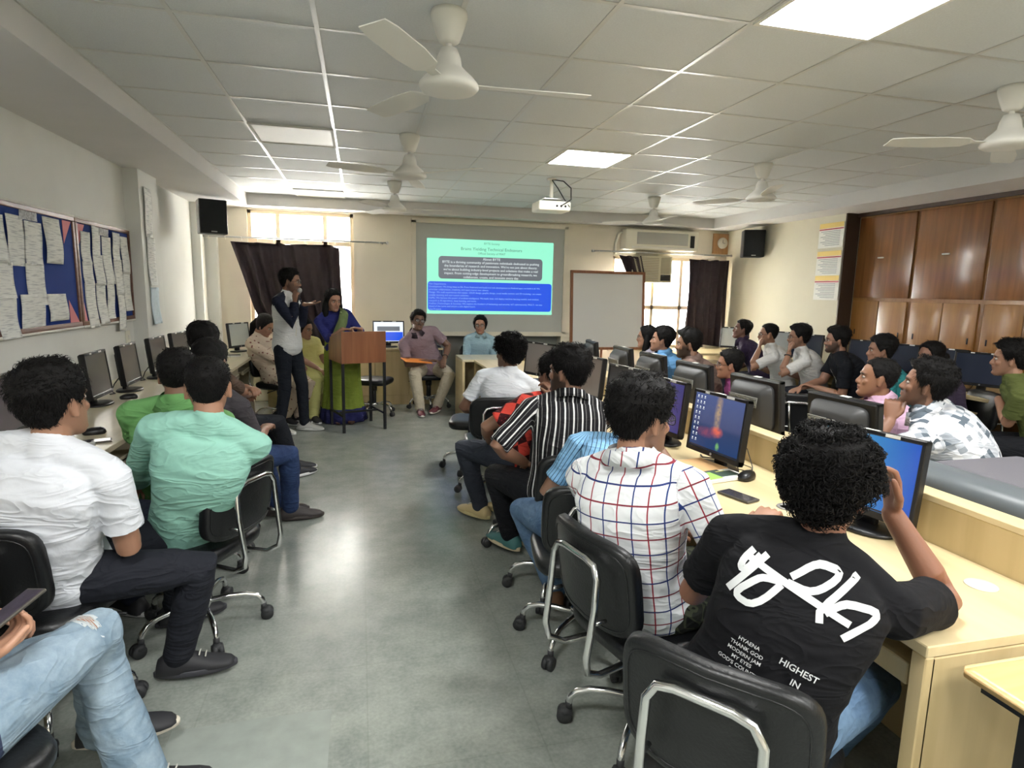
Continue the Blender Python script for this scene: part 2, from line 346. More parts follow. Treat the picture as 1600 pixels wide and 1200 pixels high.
# U positions (y along wall, top z, w, h)
for y, z, w, h, lb in ((4.31, 1.945, .20, .30, 'printed notice left of the long hanging notice, below the board header'), (4.52, 1.925, .22, .27, 'upper sheet of the long hanging notice below the board header'), (4.51, 1.665, .22, .26, 'lower sheet of the long hanging notice in the middle of blue board'),
                    (4.77, 1.975, .23, .30, 'separate notice sheet alone in the upper right of the blue board'), (4.44, 1.475, .30, .21, 'notice with two small barcodes low on the blue board'), (4.76, 1.475, .26, .18, 'creased handwritten sheet low on blue board near the pink corner'),
                    (4.11, 1.93, .17, .27, 'upper printed sheet near the left edge of the photo on the blue board'), (4.15, 1.665, .2, .21, 'middle printed sheet near the left edge of the photo on the blue board'), (4.15, 1.46, .2, .24, 'lowest printed sheet near the left edge hanging over the board frame')):
    notice(y, z, w, h, lb)
n_ = ['first', 'second', 'third', 'fourth', 'fifth']
for c, (y, zt, hs) in enumerate(((5.28, 1.93, (.22, .16, .32)), (5.47, 1.99, (.22, .22, .30)), (5.66, 1.92, (.36, .28)), (5.86, 1.97, (.22, .28, .30)), (6.03, 1.95, (.30, .32)))):
    z = zt
    for r_, h in enumerate(hs):
        notice(y + .01 * r_, z, .165, h + .015, '%s sheet from the top, %s paper column from left, crowded board' % (n_[r_], n_[c]), x=XL + .022 + .002 * c); z -= h
notice(4.49, 1.995, .21, .065, 'small printed header strip at top of the blue board', None, m_=mat('header_label', lin(178, 180, 182), .7, vary=.4, vscale=60), name='board_header', lift=.001)
notice(5.64, 1.985, .2, .06, 'small printed header strip at top of the crowded board', None, m_=MATS['header_label'], name='board_header', lift=.001)
def tri(y, z, s1, s2, lb): tag(MB().loft([[V((XL + .021, y, z)), V((XL + .021, y + s1, z)), V((XL + .021, y + s1 if s1 < 0 else y, z + s2))], [V((XL + .023, y, z)), V((XL + .023, y + s1, z)), V((XL + .023, y + s1 if s1 < 0 else y, z + s2))]], smooth=False).build('corner_paper', pink_), lb, 'paper')
tri(5.07, 1.98, -.13, -.16, 'pink paper triangle at the top right corner of the long blue board'); tri(5.17, 1.98, .12, -.16, 'pink paper triangle at the top left corner of the crowded board')
tri(5.08, 1.27, -.14, .16, 'pink paper triangle at the bottom right corner of the long blue board'); tri(5.17, 1.27, .05, .16, 'pink paper triangle at the bottom left corner of crowded board')
notice(6.42, 2.42, .22, .44, 'tall white notice high on the left wall pillar', 'papers on the left pillar', x=-1.897); notice(6.43, 1.98, .22, .44, 'second tall white notice on the left wall pillar below the first', 'papers on the left pillar', x=-1.895)
notice(6.45, 1.52, .22, .34, 'pale blue tinted notice lowest on the left wall pillar', 'papers on the left pillar', x=-1.895, m_=mat('pale_blue_paper', lin(196, 212, 220), .8, vary=.08, vscale=40))
so = thing('wall_socket', 'white switch socket on the left wall under the crowded board', 'socket', (XL, 6.05, 1.08)); MB().bbox(0, .012, -.045, .045, -.06, .06, .003).build('plate', ivory, so); MB().bbox(.012, .018, -.012, .012, -.02, .02, .002).build('switch', white, so)
# posters on the right wall
yel = mat('poster_yellow', lin(222, 196, 120), .8); red_ = mat('poster_red', lin(170, 60, 70), .8)
for k, (z, lb) in enumerate(((2.47, 'top one of three framed instruction posters beside the cupboards'), (2.13, 'middle one of three framed instruction posters beside the cupboards'), (1.83, 'bottom one of three framed instruction posters beside the cupboards'))):
    t = thing('instruction_poster', lb, 'poster', (XR - .004, 6.5, z - .15), 0, 'instruction posters')
    MB().box(-.004, .003, -.205, .205, -.15, .15).build('sheet', paper, t); MB().box(-.006, -.0041, -.2, .2, .09, .15).build('header', yel, t); MB().box(-.006, -.0041, -.2, .2, .068, .082).build('red_stripe', red_, t)
    b = MB()
    for j in range(9): b.box(-.006, -.0041, -.15, .17 - .04 * (j % 3), .045 - j * .021, .053 - j * .021)
    b.build('text_lines', mat('poster_text', lin(150, 156, 160), .8), t)

# ---------------------------------------------------------------- speakers, clock, air conditioners
def speaker(loc, ang, lb):
    t = thing('wall_speaker', lb, 'speaker', loc, rz(ang), 'wall speakers')
    MB().bbox(-.145, .145, -.12, .12, -.19, .19, .012).build('cabinet', blackm, t); MB().bbox(-.135, .135, .119, .127, -.18, .18, .004).build('grille', mat('speaker_cloth', lin(30, 31, 34), .95, bump=.5, bscale=500), t)
    MB().box(-.03, .03, .127, .129, -.172, -.16).build('badge', mat('badge_grey', lin(170, 170, 170), .4), t); MB().bbox(-.03, .03, -.22, -.12, -.1, .1, .005).build('bracket', ivory, t)
speaker((-1.64, 7.78, 2.32), 160, 'black wall speaker in the front left corner'); speaker((5.5, 7.85, 2.30), 205, 'black wall speaker in the front right corner')
cl = thing('wall_clock', 'round white clock face on a square wooden board', 'clock', (5.54, YF - .0, 2.36))
MB().bbox(-.155, .155, -.03, 0, -.155, .155, .004).build('wooden_board', woodmat('clock_wood', lin(160, 120, 78), lin(186, 146, 100), 2, .6), cl); MB().cyl((0, -.03, .01), .085, .02, 32, axis=(0, -1, 0)).build('face', ivory, cl)
MB().box(-.003, .003, -.053, -.05, .01, .06).box(0, .04, -.053, -.05, .007, .012).build('hands', black, cl)
ac = thing('split_air_conditioner', 'white split air conditioner mounted above the right window', 'air conditioner', (4.42, YF, 2.36))
MB().bbox(-.6, .6, -.21, 0, -.15, .15, .03, 3).build('body', ivory, ac); MB().bbox(-.42, .42, -.216, -.2, -.07, .105, .006).build('front_panel', mat('ac_panel', lin(176, 176, 170), .35), ac)
MB().bbox(.46, .53, -.216, -.2, -.10, .08, .004).build('display', black, ac); MB().bbox(-.5, .5, -.219, -.19, -.135, -.10, .006).build('louvre', white, ac); MB().tube([(-.6, -.08, .1), (-.66, -.07, .08), (-.68, -.03, -.05), (-.68, -.02, -.2)], .02, 10).build('pipe', ivory, ac)
wa = thing('window_air_conditioner', 'old beige window air conditioner set in the right window', 'air conditioner', (4.3, YF - .04, 1.93))
MB().bbox(-.33, .33, -.12, .5, -.2, .2, .015).build('case', mat('ac_beige', lin(206, 198, 172), .5), wa)
b = MB()
for k in range(14): b.box(-.31, .10, -.128, -.12, -.17 + .025 * k, -.158 + .025 * k)
b.build('grille', mat('ac_grille', lin(160, 152, 130), .5), wa)
b = MB()
for k in range(12): b.box(.14, .29, -.128, -.12, -.06 + .02 * k, -.05 + .02 * k)
b.build('side_vent', MATS['ac_grille'], wa); MB().bbox(.14, .30, -.13, -.12, -.17, -.08, .003).build('control_panel', dgrey, wa)

# ---------------------------------------------------------------- curtains
curm = mat('dark_curtain_fabric', lin(58, 46, 50), .9, bump=.4, bscale=220, vary=.15, vscale=10)
def curtain(name, lb, x0, x1, z0, z1, y, folds, pts=None, grp='dark curtains'):
    b = MB(); nx = folds * 8; nz = 26; front = []
    for j in range(nz + 1):
        v = j / nz; row = []
        l, r = (x0, x1) if pts is None else (np.interp(v, pts[0], pts[1]), np.interp(v, pts[0], pts[2]))
        for i in range(nx + 1):
            u = i / nx; amp = .022 + .022 * v
            row.append(V((l + (r - l) * u + .012 * math.sin(v * 5 + u * 9), y - amp * math.sin(u * folds * 2 * PI + .6 * math.sin(v * 4)) - .012 * math.sin(u * folds * .73 * 2 * PI + 2), z1 - v * (z1 - z0) - (.018 * (1 - math.cos(u * folds * PI)) if j == 0 else 0) + (.03 * math.sin(u * 5) * v))))
        front.append(row)
    rings = [r + [p + V((0, .004, 0)) for p in r[::-1]] for r in front]
    b.loft(rings); o = b.build(name, curm); tag(o, lb, 'curtain', grp)
curtain('window_curtain', 'wide dark brown curtain across the left window behind the presenters', -1.6, -.3, .45, 2.11, YF - .17, 9, ((0, .5, 1), (-1.6, -1.36, -1.0), (-.27, -.22, -.12)))
curtain('window_curtain', 'narrow bunched dark curtain at the left of the right window', 3.72, 4.05, .95, 2.12, YF - .17, 4, ((0, .2, .45, 1), (3.74, 3.84, 3.95, 3.98), (4.09, 4.16, 4.18, 4.08)))
curtain('window_curtain', 'straight dark curtain at the right end of the right window', 4.9, 5.6, .78, 2.10, YF - .17, 6)
def rod(x0, x1, z, n, lb):
    t = thing('curtain_rod', lb, 'curtain rod', ((x0 + x1) / 2, YF - .17, z)); h = (x1 - x0) / 2
    MB().cyl((-h, 0, 0), .011, 2 * h, 12, axis=(1, 0, 0)).build('rod', steel, t); MB().ell((-h, 0, 0), (.02, .02, .02), 10).ell((h, 0, 0), (.02, .02, .02), 10).build('finial', steel, t)
    MB().box(-h + .05, -h + .07, 0, .17, -.01, .01).box(h - .07, h - .05, 0, .17, -.01, .01).build('bracket', steel, t)
    for k in range(n):
        x = -h + .1 + (2 * h - .2) * k / (n - 1); ring = [V((x, .022 * math.cos(a), .022 * math.sin(a) - .014)) for a in [2 * PI * i / 14 for i in range(15)]]
        MB().tube(ring, .0025, 6).build('ring', ivory, t)
rod(-1.95, .36, 2.165, 12, 'long steel curtain rod with rings over the left window'); rod(3.32, 5.62, 2.17, 12, 'steel curtain rod with rings over the right window')

# ---------------------------------------------------------------- whiteboard on easel
wb = thing('whiteboard', 'large whiteboard with wooden frame standing on a wooden easel', 'whiteboard', (3.56, YF - .3, 0), 0)
brn = woodmat('easel_wood', lin(122, 76, 50), lin(156, 104, 70), 2, .5)
TB = Matrix.Translation((0, 0, .76)) @ Matrix.Rotation(math.radians(-4), 4, 'X')
MB().box(-.55, .55, -.008, .008, .0, 1.08, 0, TB).build('writing_surface', mat('whiteboard_white', lin(214, 214, 212), .3), wb)
b = MB()
for a in ((-.59, -.55, -.03, 1.12), (.55, .59, -.03, 1.12), (-.59, .59, -.04, 0), (-.59, .59, 1.08, 1.12)): b.bbox(a[0], a[1], -.02, .015, a[2], a[3], .004, M=TB)
b.build('frame', brn, wb)
for x in (-.4, .4): MB().tube([(x, .12, 1.8), (x * 1.05, -.02, .015)], .022, 8).build('leg', brn, wb)
MB().tube([(0, .14, 1.5), (0, .27, .02)], .02, 8).build('leg', brn, wb)

# ---------------------------------------------------------------- lectern
lw = woodmat('lectern_veneer', lin(118, 72, 46), lin(156, 100, 66), 2, .35, .9, .25)
lc = thing('lectern', 'wooden lectern box on four black steel legs', 'lectern', (-.205, 6.62, 0), math.radians(18))
b = MB(); D = .5; Wd = .49
vs = [V(p) for p in ((0, 0, .755), (Wd, 0, .755), (Wd, 0, 1.095), (0, 0, 1.095), (0, .018, .755), (Wd, .018, .755), (Wd, .018, 1.095), (0, .018, 1.095))]
MB().add(vs, [(0, 1, 2, 3), (4, 7, 6, 5), (0, 4, 5, 1), (3, 2, 6, 7), (0, 3, 7, 4), (1, 5, 6, 2)], 0, False).build('front_panel', lw, lc)
for x0 in (0, Wd - .018):
    vs = []
    for x in (x0, x0 + .018): vs += [V((x, .018, .755)), V((x, D, .755)), V((x, D, 1.0)), V((x, .018, 1.095))]
    MB().add(vs, [(0, 1, 2, 3), (7, 6, 5, 4), (0, 4, 5, 1), (1, 5, 6, 2), (2, 6, 7, 3), (3, 7, 4, 0)], 0, False).build('side_panel', lw, lc)
MB().box(.018, Wd - .018, .02, D, .99, 1.005, 0, Matrix.Translation((0, 0, .085)) @ Matrix.Rotation(-.19, 4, 'X')).build('slanted_top', lw, lc)
MB().box(.018, Wd - .018, .018, D, .757, .77).build('bottom_panel', lw, lc)
for x, y in ((.015, .015), (Wd - .015, .015), (.015, D - .015), (Wd - .015, D - .015)): MB().box(x - .0135, x + .0135, y - .0135, y + .0135, 0, .757).build('leg', blackm, lc)
MB().box(.004, .02, .02, D - .02, .17, .19).box(Wd - .02, Wd - .004, .02, D - .02, .17, .19).box(.02, Wd - .02, D / 2 - .01, D / 2 + .01, .17, .19).build('brace', blackm, lc)

# ---------------------------------------------------------------- desks
t = thing('double_desk', 'long pale laminate computer desk row with a raised centre partition', 'desk', (1.285, 1.04, 0))
def dbox(n, a, m_, par=None, bev=.003): return MB().bbox(*a, bev, 1).build(n, m_, par or t)
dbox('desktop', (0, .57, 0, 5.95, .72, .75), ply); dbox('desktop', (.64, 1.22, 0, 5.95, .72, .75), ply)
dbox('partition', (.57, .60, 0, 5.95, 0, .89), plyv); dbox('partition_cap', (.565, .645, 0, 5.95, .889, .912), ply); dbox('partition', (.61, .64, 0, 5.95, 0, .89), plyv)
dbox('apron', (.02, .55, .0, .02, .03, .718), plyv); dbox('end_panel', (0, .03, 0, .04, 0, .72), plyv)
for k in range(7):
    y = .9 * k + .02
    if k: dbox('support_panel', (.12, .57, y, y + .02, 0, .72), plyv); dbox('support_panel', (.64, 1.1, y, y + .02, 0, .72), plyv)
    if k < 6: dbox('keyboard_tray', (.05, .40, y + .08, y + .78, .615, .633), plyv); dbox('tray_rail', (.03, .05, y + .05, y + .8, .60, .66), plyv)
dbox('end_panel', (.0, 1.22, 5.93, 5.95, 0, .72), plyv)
# the cross table at the far end
t = thing('end_table', 'pale table at the far end of the centre desk row, reflecting the slide', 'desk', (1.15, 7.0, 0))
dbox('tabletop', (0, 1.0, 0, .55, .72, .75), plyl); dbox('end_panel', (0, .03, 0, .55, 0, .72), ply); dbox('back_panel', (.03, 1.0, .5, .52, .1, .72), ply); dbox('end_panel', (.97, 1.0, 0, .55, 0, .72), ply)
t = thing('wall_desk', 'long pale laminate desk along the left wall under the notice boards', 'desk', (XL, 1.2, 0))
dbox('desktop', (0, .80, 0, 7.05, .722, .752), plyl); dbox('desktop', (.12, .80, 6.9, 7.0, .70, .722), plyl)
for k in range(8):
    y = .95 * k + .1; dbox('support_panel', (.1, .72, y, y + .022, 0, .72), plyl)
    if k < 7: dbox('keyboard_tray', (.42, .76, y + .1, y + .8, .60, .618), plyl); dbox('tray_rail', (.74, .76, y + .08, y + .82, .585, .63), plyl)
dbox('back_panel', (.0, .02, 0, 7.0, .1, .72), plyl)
t = thing('front_cabinet', 'beige laminate cabinet along the front wall below the left window', 'cabinet', (XL + .82, 8.22, 0))
dbox('countertop', (0, 2.28, -.02, .49, .745, .77), ply); dbox('body', (0.02, 2.26, .02, .48, .0, .745), plyv)
for k in range(5):
    x = .04 + .445 * k; d = dbox('door', (x, x + .43, .0, .02, .13, .72), plyv); MB().cyl((x + .38, 0, .60), .012, .02, 12, axis=(0, -1, 0)).build('knob', mat('brass', lin(150, 120, 60), .3, 1), d)
# right-hand desk along the cupboards
t = thing('wall_desk', 'long desk along the brown cupboards on the right', 'desk', (5.05, 1.6, 0))
dbox('desktop', (0, .78, 0, 4.65, .72, .75), ply)
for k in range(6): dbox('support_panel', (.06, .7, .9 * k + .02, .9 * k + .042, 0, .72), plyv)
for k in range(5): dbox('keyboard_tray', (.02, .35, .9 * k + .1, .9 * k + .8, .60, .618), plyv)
t = thing('corner_desk', 'small bright desk with a shelf under the right window curtain', 'desk', (4.55, 7.55, 0))
dbox('desktop', (0, 1.08, 0, .72, .72, .75), ply)
for x in (0, .52, 1.05): dbox('support_panel', (x, x + .025, .02, .7, 0, .72), plyv)
dbox('keyboard_tray', (.04, .5, -.05, .4, .6, .62), ply); dbox('keyboard_tray', (.56, 1.04, -.05, .4, .6, .62), ply)
t = thing('wall_desk', 'desk along the cream part of the right wall below the posters', 'desk', (5.05, 6.3, 0))
dbox('desktop', (0, .58, 0, 1.2, .72, .75), ply); dbox('support_panel', (.05, .55, .02, .045, 0, .72), plyv); dbox('support_panel', (.05, .55, 1.15, 1.175, 0, .72), plyv)
# small table in the near right corner
t = thing('small_table', 'small wooden table on a black frame in the near right corner', 'table', (1.34, .30, 0))
sw = woodmat('small_table_wood', lin(206, 168, 112), lin(224, 188, 132), 0, .35)
MB().bbox(0, .62, 0, .70, .70, .72, .02, 3).build('tabletop', sw, t)
MB().box(.03, .59, .03, .05, .67, .70).box(.03, .59, .65, .67, .67, .70).box(.03, .05, .05, .65, .67, .70).box(.57, .59, .05, .65, .67, .70).build('frame', blackm, t)
for x, y in ((.07, .58), (.55, .58), (.07, .08), (.55, .08)): MB().box(x - .018, x + .018, y - .018, y + .018, 0, .69).build('leg', blackm, t)

# ---------------------------------------------------------------- cupboards
cwd = woodmat('cupboard_veneer', lin(110, 72, 38), lin(142, 94, 50), 2, .24, 1.0, .35)
cwl = woodmat('cupboard_low_veneer', lin(134, 92, 44), lin(160, 114, 58), 2, .32, 1.0, .2)
for k in range(5):
    y1 = 6.27 - .81 * k; y0 = y1 - .81
    t = thing('cupboard', ['brown cupboard next to the pillar, farthest from the camera', 'second brown cupboard from the pillar', 'third brown cupboard from the pillar, with the bright lamp reflection', 'fourth brown cupboard from the pillar', 'nearest brown cupboard, beyond the right edge'][k], 'cupboard', (5.85, (y0 + y1) / 2, 0), 0, 'built-in cupboards')
    MB().box(.0, .4, -.405, .405, 0, 2.52).build('body', cwl, t)
    d = MB().bbox(-.02, 0, -.385, .385, 1.57, 2.50, .004, 2).build('door', cwd, t); MB().bbox(-.035, -.02, -.01, .07, 2.02, 2.035, .003).build('handle', ivory, d)
    for s in (-1, 1): d = MB().bbox(-.018, 0, min(0.005 * s, .375 * s), max(.005 * s, .375 * s), .76, 1.53, .004, 2).build('door', cwl, t); MB().bbox(-.022, -.018, -.31 * s - .008, -.31 * s + .008, 1.13, 1.19, .002).build('handle', blackm, d)
struct('trim_6', MB().box(5.80, 6.25, -2.4, 6.29, 2.52, 2.56).box(XR, 5.84, 6.27, 6.29, 0, 2.56), mat('gap_shade_colour', lin(62, 44, 30), .6))  # solid strips coloured dark for the shaded gap over the cupboards and pillar side
# ---------------------------------------------------------------- chairs
def sring(c, ax, ay, a, b, e=4, n=28):
    out = []
    for j in range(n):
        th = 2 * PI * j / n; cx, sy = math.cos(th), math.sin(th)
        out.append(V(c) + ax * (a * math.copysign(abs(cx) ** (2 / e), cx)) + ay * (b * math.copysign(abs(sy) ** (2 / e), sy)))
    return out
X_, Y_, Z_ = V((1, 0, 0)), V((0, 1, 0)), V((0, 0, 1))
def make_chair():
    t = thing('office_chair', 'x', 'chair', group='black office chairs with chrome bases')
    b = MB(); rr = []
    for z, s in ((.385, .80), (.39, .93), (.405, .985), (.43, 1), (.448, .97), (.458, .88), (.461, .6), (.4615, .2)): rr.append(sring((0, 0, z), X_, Y_, .225 * s, .215 * s, 4.5))
    b.loft(rr); b.build('seat', blackl, t)
    T = Matrix.Translation((0, -.265, .655)) @ Matrix.Rotation(math.radians(8), 4, 'X'); b = MB(); rr = []
    for y, s in ((.034, .35), (.032, .75), (.024, .93), (.008, 1.0), (-.012, 1.0), (-.022, .985), (-.024, .93), (-.024, .3)):
        rg = sring((0, 0, 0), X_, Z_, .215 * s, .158 * s - (1 - s) * .02, 4.6, 36)
        rr.append([T @ V((p.x, y + .9 * p.x * p.x, p.z)) for p in rg])
    b.loft(rr)
    pr = [T @ V((p.x, -.0235 + .9 * p.x * p.x, p.z)) for p in sring((0, 0, 0), X_, Z_, .195, .138, 4.6, 36)]; b.tube(pr + [pr[0]], .0025, 6)
    b.build('backrest', blackl, t)
    def c(x): return -.305 + .9 * x * x
    pts = [(-.05, .02, .372), (-.09, -.12, .368), (-.105, -.28, .366), (-.115, -.335, .395), (-.12, -.345, .45), (-.125, -.325, .60), (-.122, -.318, .70), (-.10, -.316, .735), (-.06, -.318, .745)]
    pts = pts + [(-x, y, z) for x, y, z in pts[::-1]]
    MB().tube(pts, .0115, 12).cyl((-.125, -.33, .56), .007, .05, 8, axis=(0, 1, 0)).cyl((.125, -.33, .56), .007, .05, 8, axis=(0, 1, 0)).build('back_frame', chrome, t)
    MB().cyl((0, 0, .11), .03, .27, 18).cyl((0, 0, .30), .042, .08, 18).box(-.08, .08, -.1, .1, .375, .39).build('gas_column', black, t)
    MB().tube([(.05, .02, .37), (.2, .04, .365), (.26, .05, .36)], .006, 8).build('lever', black, t)
    MB().lathe([(.001, .105), (.04, .105), (.045, .12), (.045, .145), (.035, .155), (.001, .155)]).build('hub', chrome, t)
    for k in range(5):
        M = Matrix.Rotation(2 * PI * k / 5 + .3, 4, 'Z')
        g = MB().tube([M @ V(p) for p in ((.03, 0, .13), (.12, 0, .138), (.19, 0, .136), (.235, 0, .122), (.258, 0, .098), (.264, 0, .072))], .0125, 12).build('base_leg', chrome, t)
        w = MB()
        for s in (-1, 1): w.cyl(M @ V((.278, .012 * s - .009, .028)), .028, .018, 20, axis=M.to_3x3() @ V((0, 1, 0)))
        w.cyl(M @ V((.264, 0, .045)), .013, .035, 12); w.ell(M @ V((.274, 0, .042)), (.026, .026, .018), 12); w.build('caster', rubber, t)
    return t
chair0 = make_chair(); chair_used = [False]
def chair(x, y, ang, lb, dz=0, group='black office chairs with chrome bases'):
    o = chair0 if not chair_used[0] else copy_tree(chair0); chair_used[0] = True
    o.location = (x, y, 0); o.rotation_euler = (0, 0, rz(ang)); o['label'] = lb; o['group'] = group; return o

# ---------------------------------------------------------------- monitors
def volcano():
    m = bpy.data.materials.new('volcano_wallpaper_screen'); m.use_nodes = True; L = m.node_tree.links; b = m.node_tree.nodes['Principled BSDF']; b.inputs['Base Color'].default_value = (.01, .01, .01, 1); b.inputs['Roughness'].default_value = .2
    tc = nd(m, 'ShaderNodeTexCoord'); sp = nd(m, 'ShaderNodeSeparateXYZ'); L.new(tc.outputs['Object'], sp.inputs[0])
    r = nd(m, 'ShaderNodeValToRGB'); mr = nd(m, 'ShaderNodeMapRange'); mr.inputs[1].default_value = -.135; mr.inputs[2].default_value = .135; L.new(sp.outputs['Z'], mr.inputs[0]); L.new(mr.outputs[0], r.inputs[0])
    e = r.color_ramp.elements; e[0].color = lin(26, 60, 110); e[1].color = lin(78, 92, 140); q = e.new(.42); q.color = lin(44, 62, 104); q = e.new(.5); q.color = lin(70, 78, 118)
    def blob(cx, cz, sx, sz, col, prev, pw=1.0):
        mp = nd(m, 'ShaderNodeMapping'); mp.inputs['Location'].default_value = (-cx / sx, 0, -cz / sz); mp.inputs['Scale'].default_value = (1 / sx, 0, 1 / sz); L.new(tc.outputs['Object'], mp.inputs[0])
        g = nd(m, 'ShaderNodeTexGradient', gradient_type='SPHERICAL'); L.new(mp.outputs[0], g.inputs[0])
        n = nd(m, 'ShaderNodeTexNoise'); n.inputs['Scale'].default_value = 60; n.inputs['Detail'].default_value = 5; L.new(tc.outputs['Object'], n.inputs[0])
        mu = nd(m, 'ShaderNodeMath', operation='MULTIPLY'); L.new(g.outputs['Fac'], mu.inputs[0]); mm = nd(m, 'ShaderNodeMapRange'); mm.inputs[1].default_value = .3; mm.inputs[2].default_value = .65; mm.inputs[3].default_value = .4; mm.inputs[4].default_value = 1.6 * pw; L.new(n.outputs['Fac'], mm.inputs[0]); L.new(mm.outputs[0], mu.inputs[1]); mu.use_clamp = True
        x = nd(m, 'ShaderNodeMix', data_type='RGBA'); L.new(mu.outputs[0], x.inputs[0]); L.new(prev, x.inputs[6]); x.inputs[7].default_value = col; return x.outputs[2]
    c = blob(-.005, .06, .028, .13, lin(176, 150, 120), r.outputs[0]); c = blob(-.01, -.03, .05, .03, lin(226, 104, 84), c, 1.0); c = blob(.06, -.045, .09, .03, lin(130, 70, 100), c); c = blob(-.03, -.095, .016, .022, lin(120, 180, 110), c, 1.2)
    L.new(c, b.inputs['Emission Color']); b.inputs['Emission Strength'].default_value = .4; return m
def grad_screen(name, c1, c2, st=.4, axis='X'):
    m = bpy.data.materials.new(name); m.use_nodes = True; L = m.node_tree.links; b = m.node_tree.nodes['Principled BSDF']; b.inputs['Base Color'].default_value = (.01, .01, .01, 1); b.inputs['Roughness'].default_value = .2
    tc = nd(m, 'ShaderNodeTexCoord'); sp = nd(m, 'ShaderNodeSeparateXYZ'); L.new(tc.outputs['Object'], sp.inputs[0]); mr = nd(m, 'ShaderNodeMapRange'); mr.inputs[1].default_value = -.17; mr.inputs[2].default_value = .12; L.new(sp.outputs[axis], mr.inputs[0])
    r = nd(m, 'ShaderNodeValToRGB'); r.color_ramp.elements[0].color = c1; r.color_ramp.elements[1].color = c2; L.new(mr.outputs[0], r.inputs[0]); L.new(r.outputs[0], b.inputs['Emission Color']); b.inputs['Emission Strength'].default_value = st; return m
icw = emis('icon_white', (.75, .8, .85, 1), .45)
tapem = mat('white_tape', lin(225, 225, 220), .6); silver = mat('silver_plastic', lin(150, 150, 150), .35, .4); ventm = mat('vent_grey', lin(128, 128, 122), .5)
MM = {}
def monitor(x, y, ang, lb, scr=None, bulky=False, z=.752, grp=None, icons=0, tilt=6, w=.37, lying=None):
    t = thing('computer_monitor', lb, 'monitor', (x, y, z), rz(ang), grp)
    h = .30; T = Matrix.Translation((0, .0, .055 + h / 2)) @ Matrix.Rotation(math.radians(tilt), 4, 'X')
    if lying: t.rotation_euler = lying[0]; t.location = lying[1]
    M3 = lambda p: T @ V(p)
    def pt(n, key, fn, ms, par=t, loc=None):
        if key not in MM: o = fn().build(n, ms, par); MM[key] = o.data
        else: o = link(n, MM[key], par)
        if loc is not None: o.matrix_local = loc
        return o
    def fb():
        b = MB()
        for a in ((-w / 2, w / 2, h / 2 - .016, h / 2), (-w / 2, w / 2, -h / 2, -h / 2 + .026), (-w / 2, -w / 2 + .016, -h / 2, h / 2), (w / 2 - .016, w / 2, -h / 2, h / 2)): b.bbox(a[0], a[1], -.02, .012, a[2], a[3], .003, 1)
        b.bbox(-w / 2 + .004, w / 2 - .004, -.03, .004, -h / 2 + .004, h / 2 - .004, .005, 1)
        return b
    pt('bezel', ('bez', w), fb, black, loc=T)
    ms = scr or scroff
    s = MB().box(-w / 2 + .016, w / 2 - .016, .004, .0075, -h / 2 + .026, h / 2 - .016).build('screen', ms, t); s.matrix_local = T
    if icons:
        ri = random.Random(icons); b = MB(); nc = 3 if icons > 1 else 2
        for i in range(nc):
            for j in range(9):
                if i == nc - 1 and j > 2: continue
                cx, cz = w / 2 - .035 - .024 * i, h / 2 - .032 - .026 * j; b.box(cx - .004, cx + .004, .0076, .0079, cz - .002, cz + .005); b.box(cx - .006, cx + .006, .0076, .0079, cz - .0075, cz - .0055)
        b.box(-w / 2 + .018, w / 2 - .018, .0076, .0078, -h / 2 + .027, -h / 2 + .033, 1); o = b.build('desktop_icons', [icw, scroff], t); o.matrix_local = T
    if bulky:
        def bf():
            b = MB(); rr = []
            for yy, a, c in ((-.03, .165, .13), (-.045, .16, .125), (-.085, .125, .10), (-.095, .11, .085)): rr.append(sring((0, yy, -.005), X_, Z_, a, c, 8, 32))
            return b.loft(rr)
        pt('back_housing', 'bulk', bf, dgrey, loc=T)
        def vf():
            b = MB()
            for j in range(4):
                for i in range(14): b.box(-.105 + .015 * i, -.095 + .015 * i, -.101, -.085, .02 + .011 * j, .028 + .011 * j)
            b.tube([(-.105, -.099, .014), (.105, -.099, .014), (.115, -.097, .068), (-.115, -.097, .068), (-.105, -.099, .014)], .003, 6); return b
        pt('vent', 'ventb', vf, ventm, loc=T @ Matrix.Translation((0, -.006, -.01)))
    else:
        pt('back_housing', 'flatb', lambda: MB().bbox(-.12, .12, -.055, -.03, -.11, .09, .01), black, loc=T)
    pt('label_tape', 'tape', lambda: MB().box(-.10, -.05, .0122, .0128, h / 2 - .013, h / 2 - .002).box(-.02, .03, -.01, .0128, h / 2, h / 2 + .0012).box(.07, .10, .0122, .0128, h / 2 - .013, h / 2 - .003), tapem, loc=T)
    if not lying or True:
        def nf():
            b = MB(); b.bbox(-.035, .035, -.05, -.025, .012, .16, .006); return b
        pt('stand_neck', 'neck', nf, black)
        pt('stand_base', 'base', lambda: MB().loft([sring((0, -.01, zz), X_, Y_, .12 * s_, .085 * s_, 2.2) for zz, s_ in ((0, 1), (.008, 1), (.014, .93), (.016, .5))]), black)
    pt('cable', 'cabl', lambda: MB().tube([(.05, -.05, .12), (.07, -.09, .06), (.10, -.10, .01), (.16, -.06, .006), (.2, -.08, .006)], .004, 8), black)
    pt('brand_badge', 'badge', lambda: MB().cyl((0, .012, -h / 2 + .013), .007, .001, 16, axis=(0, 1, 0)), silver, loc=T)
    return t
G1 = 'monitors on the near side of the centre partition'
vs_ = volcano(); bs_ = grad_screen('blue_desktop_screen', lin(28, 84, 190), lin(70, 160, 196)); ps_ = grad_screen('purple_screen', lin(66, 62, 120), lin(96, 94, 150), .36)
monitor(1.61, 2.46, -97, 'monitor showing an erupting volcano wallpaper with desktop icons', vs_, grp=G1, icons=5)
monitor(1.72, 1.70, -103, 'monitor with a bright blue desktop in front of the black T-shirt student', bs_, grp=G1, icons=1)
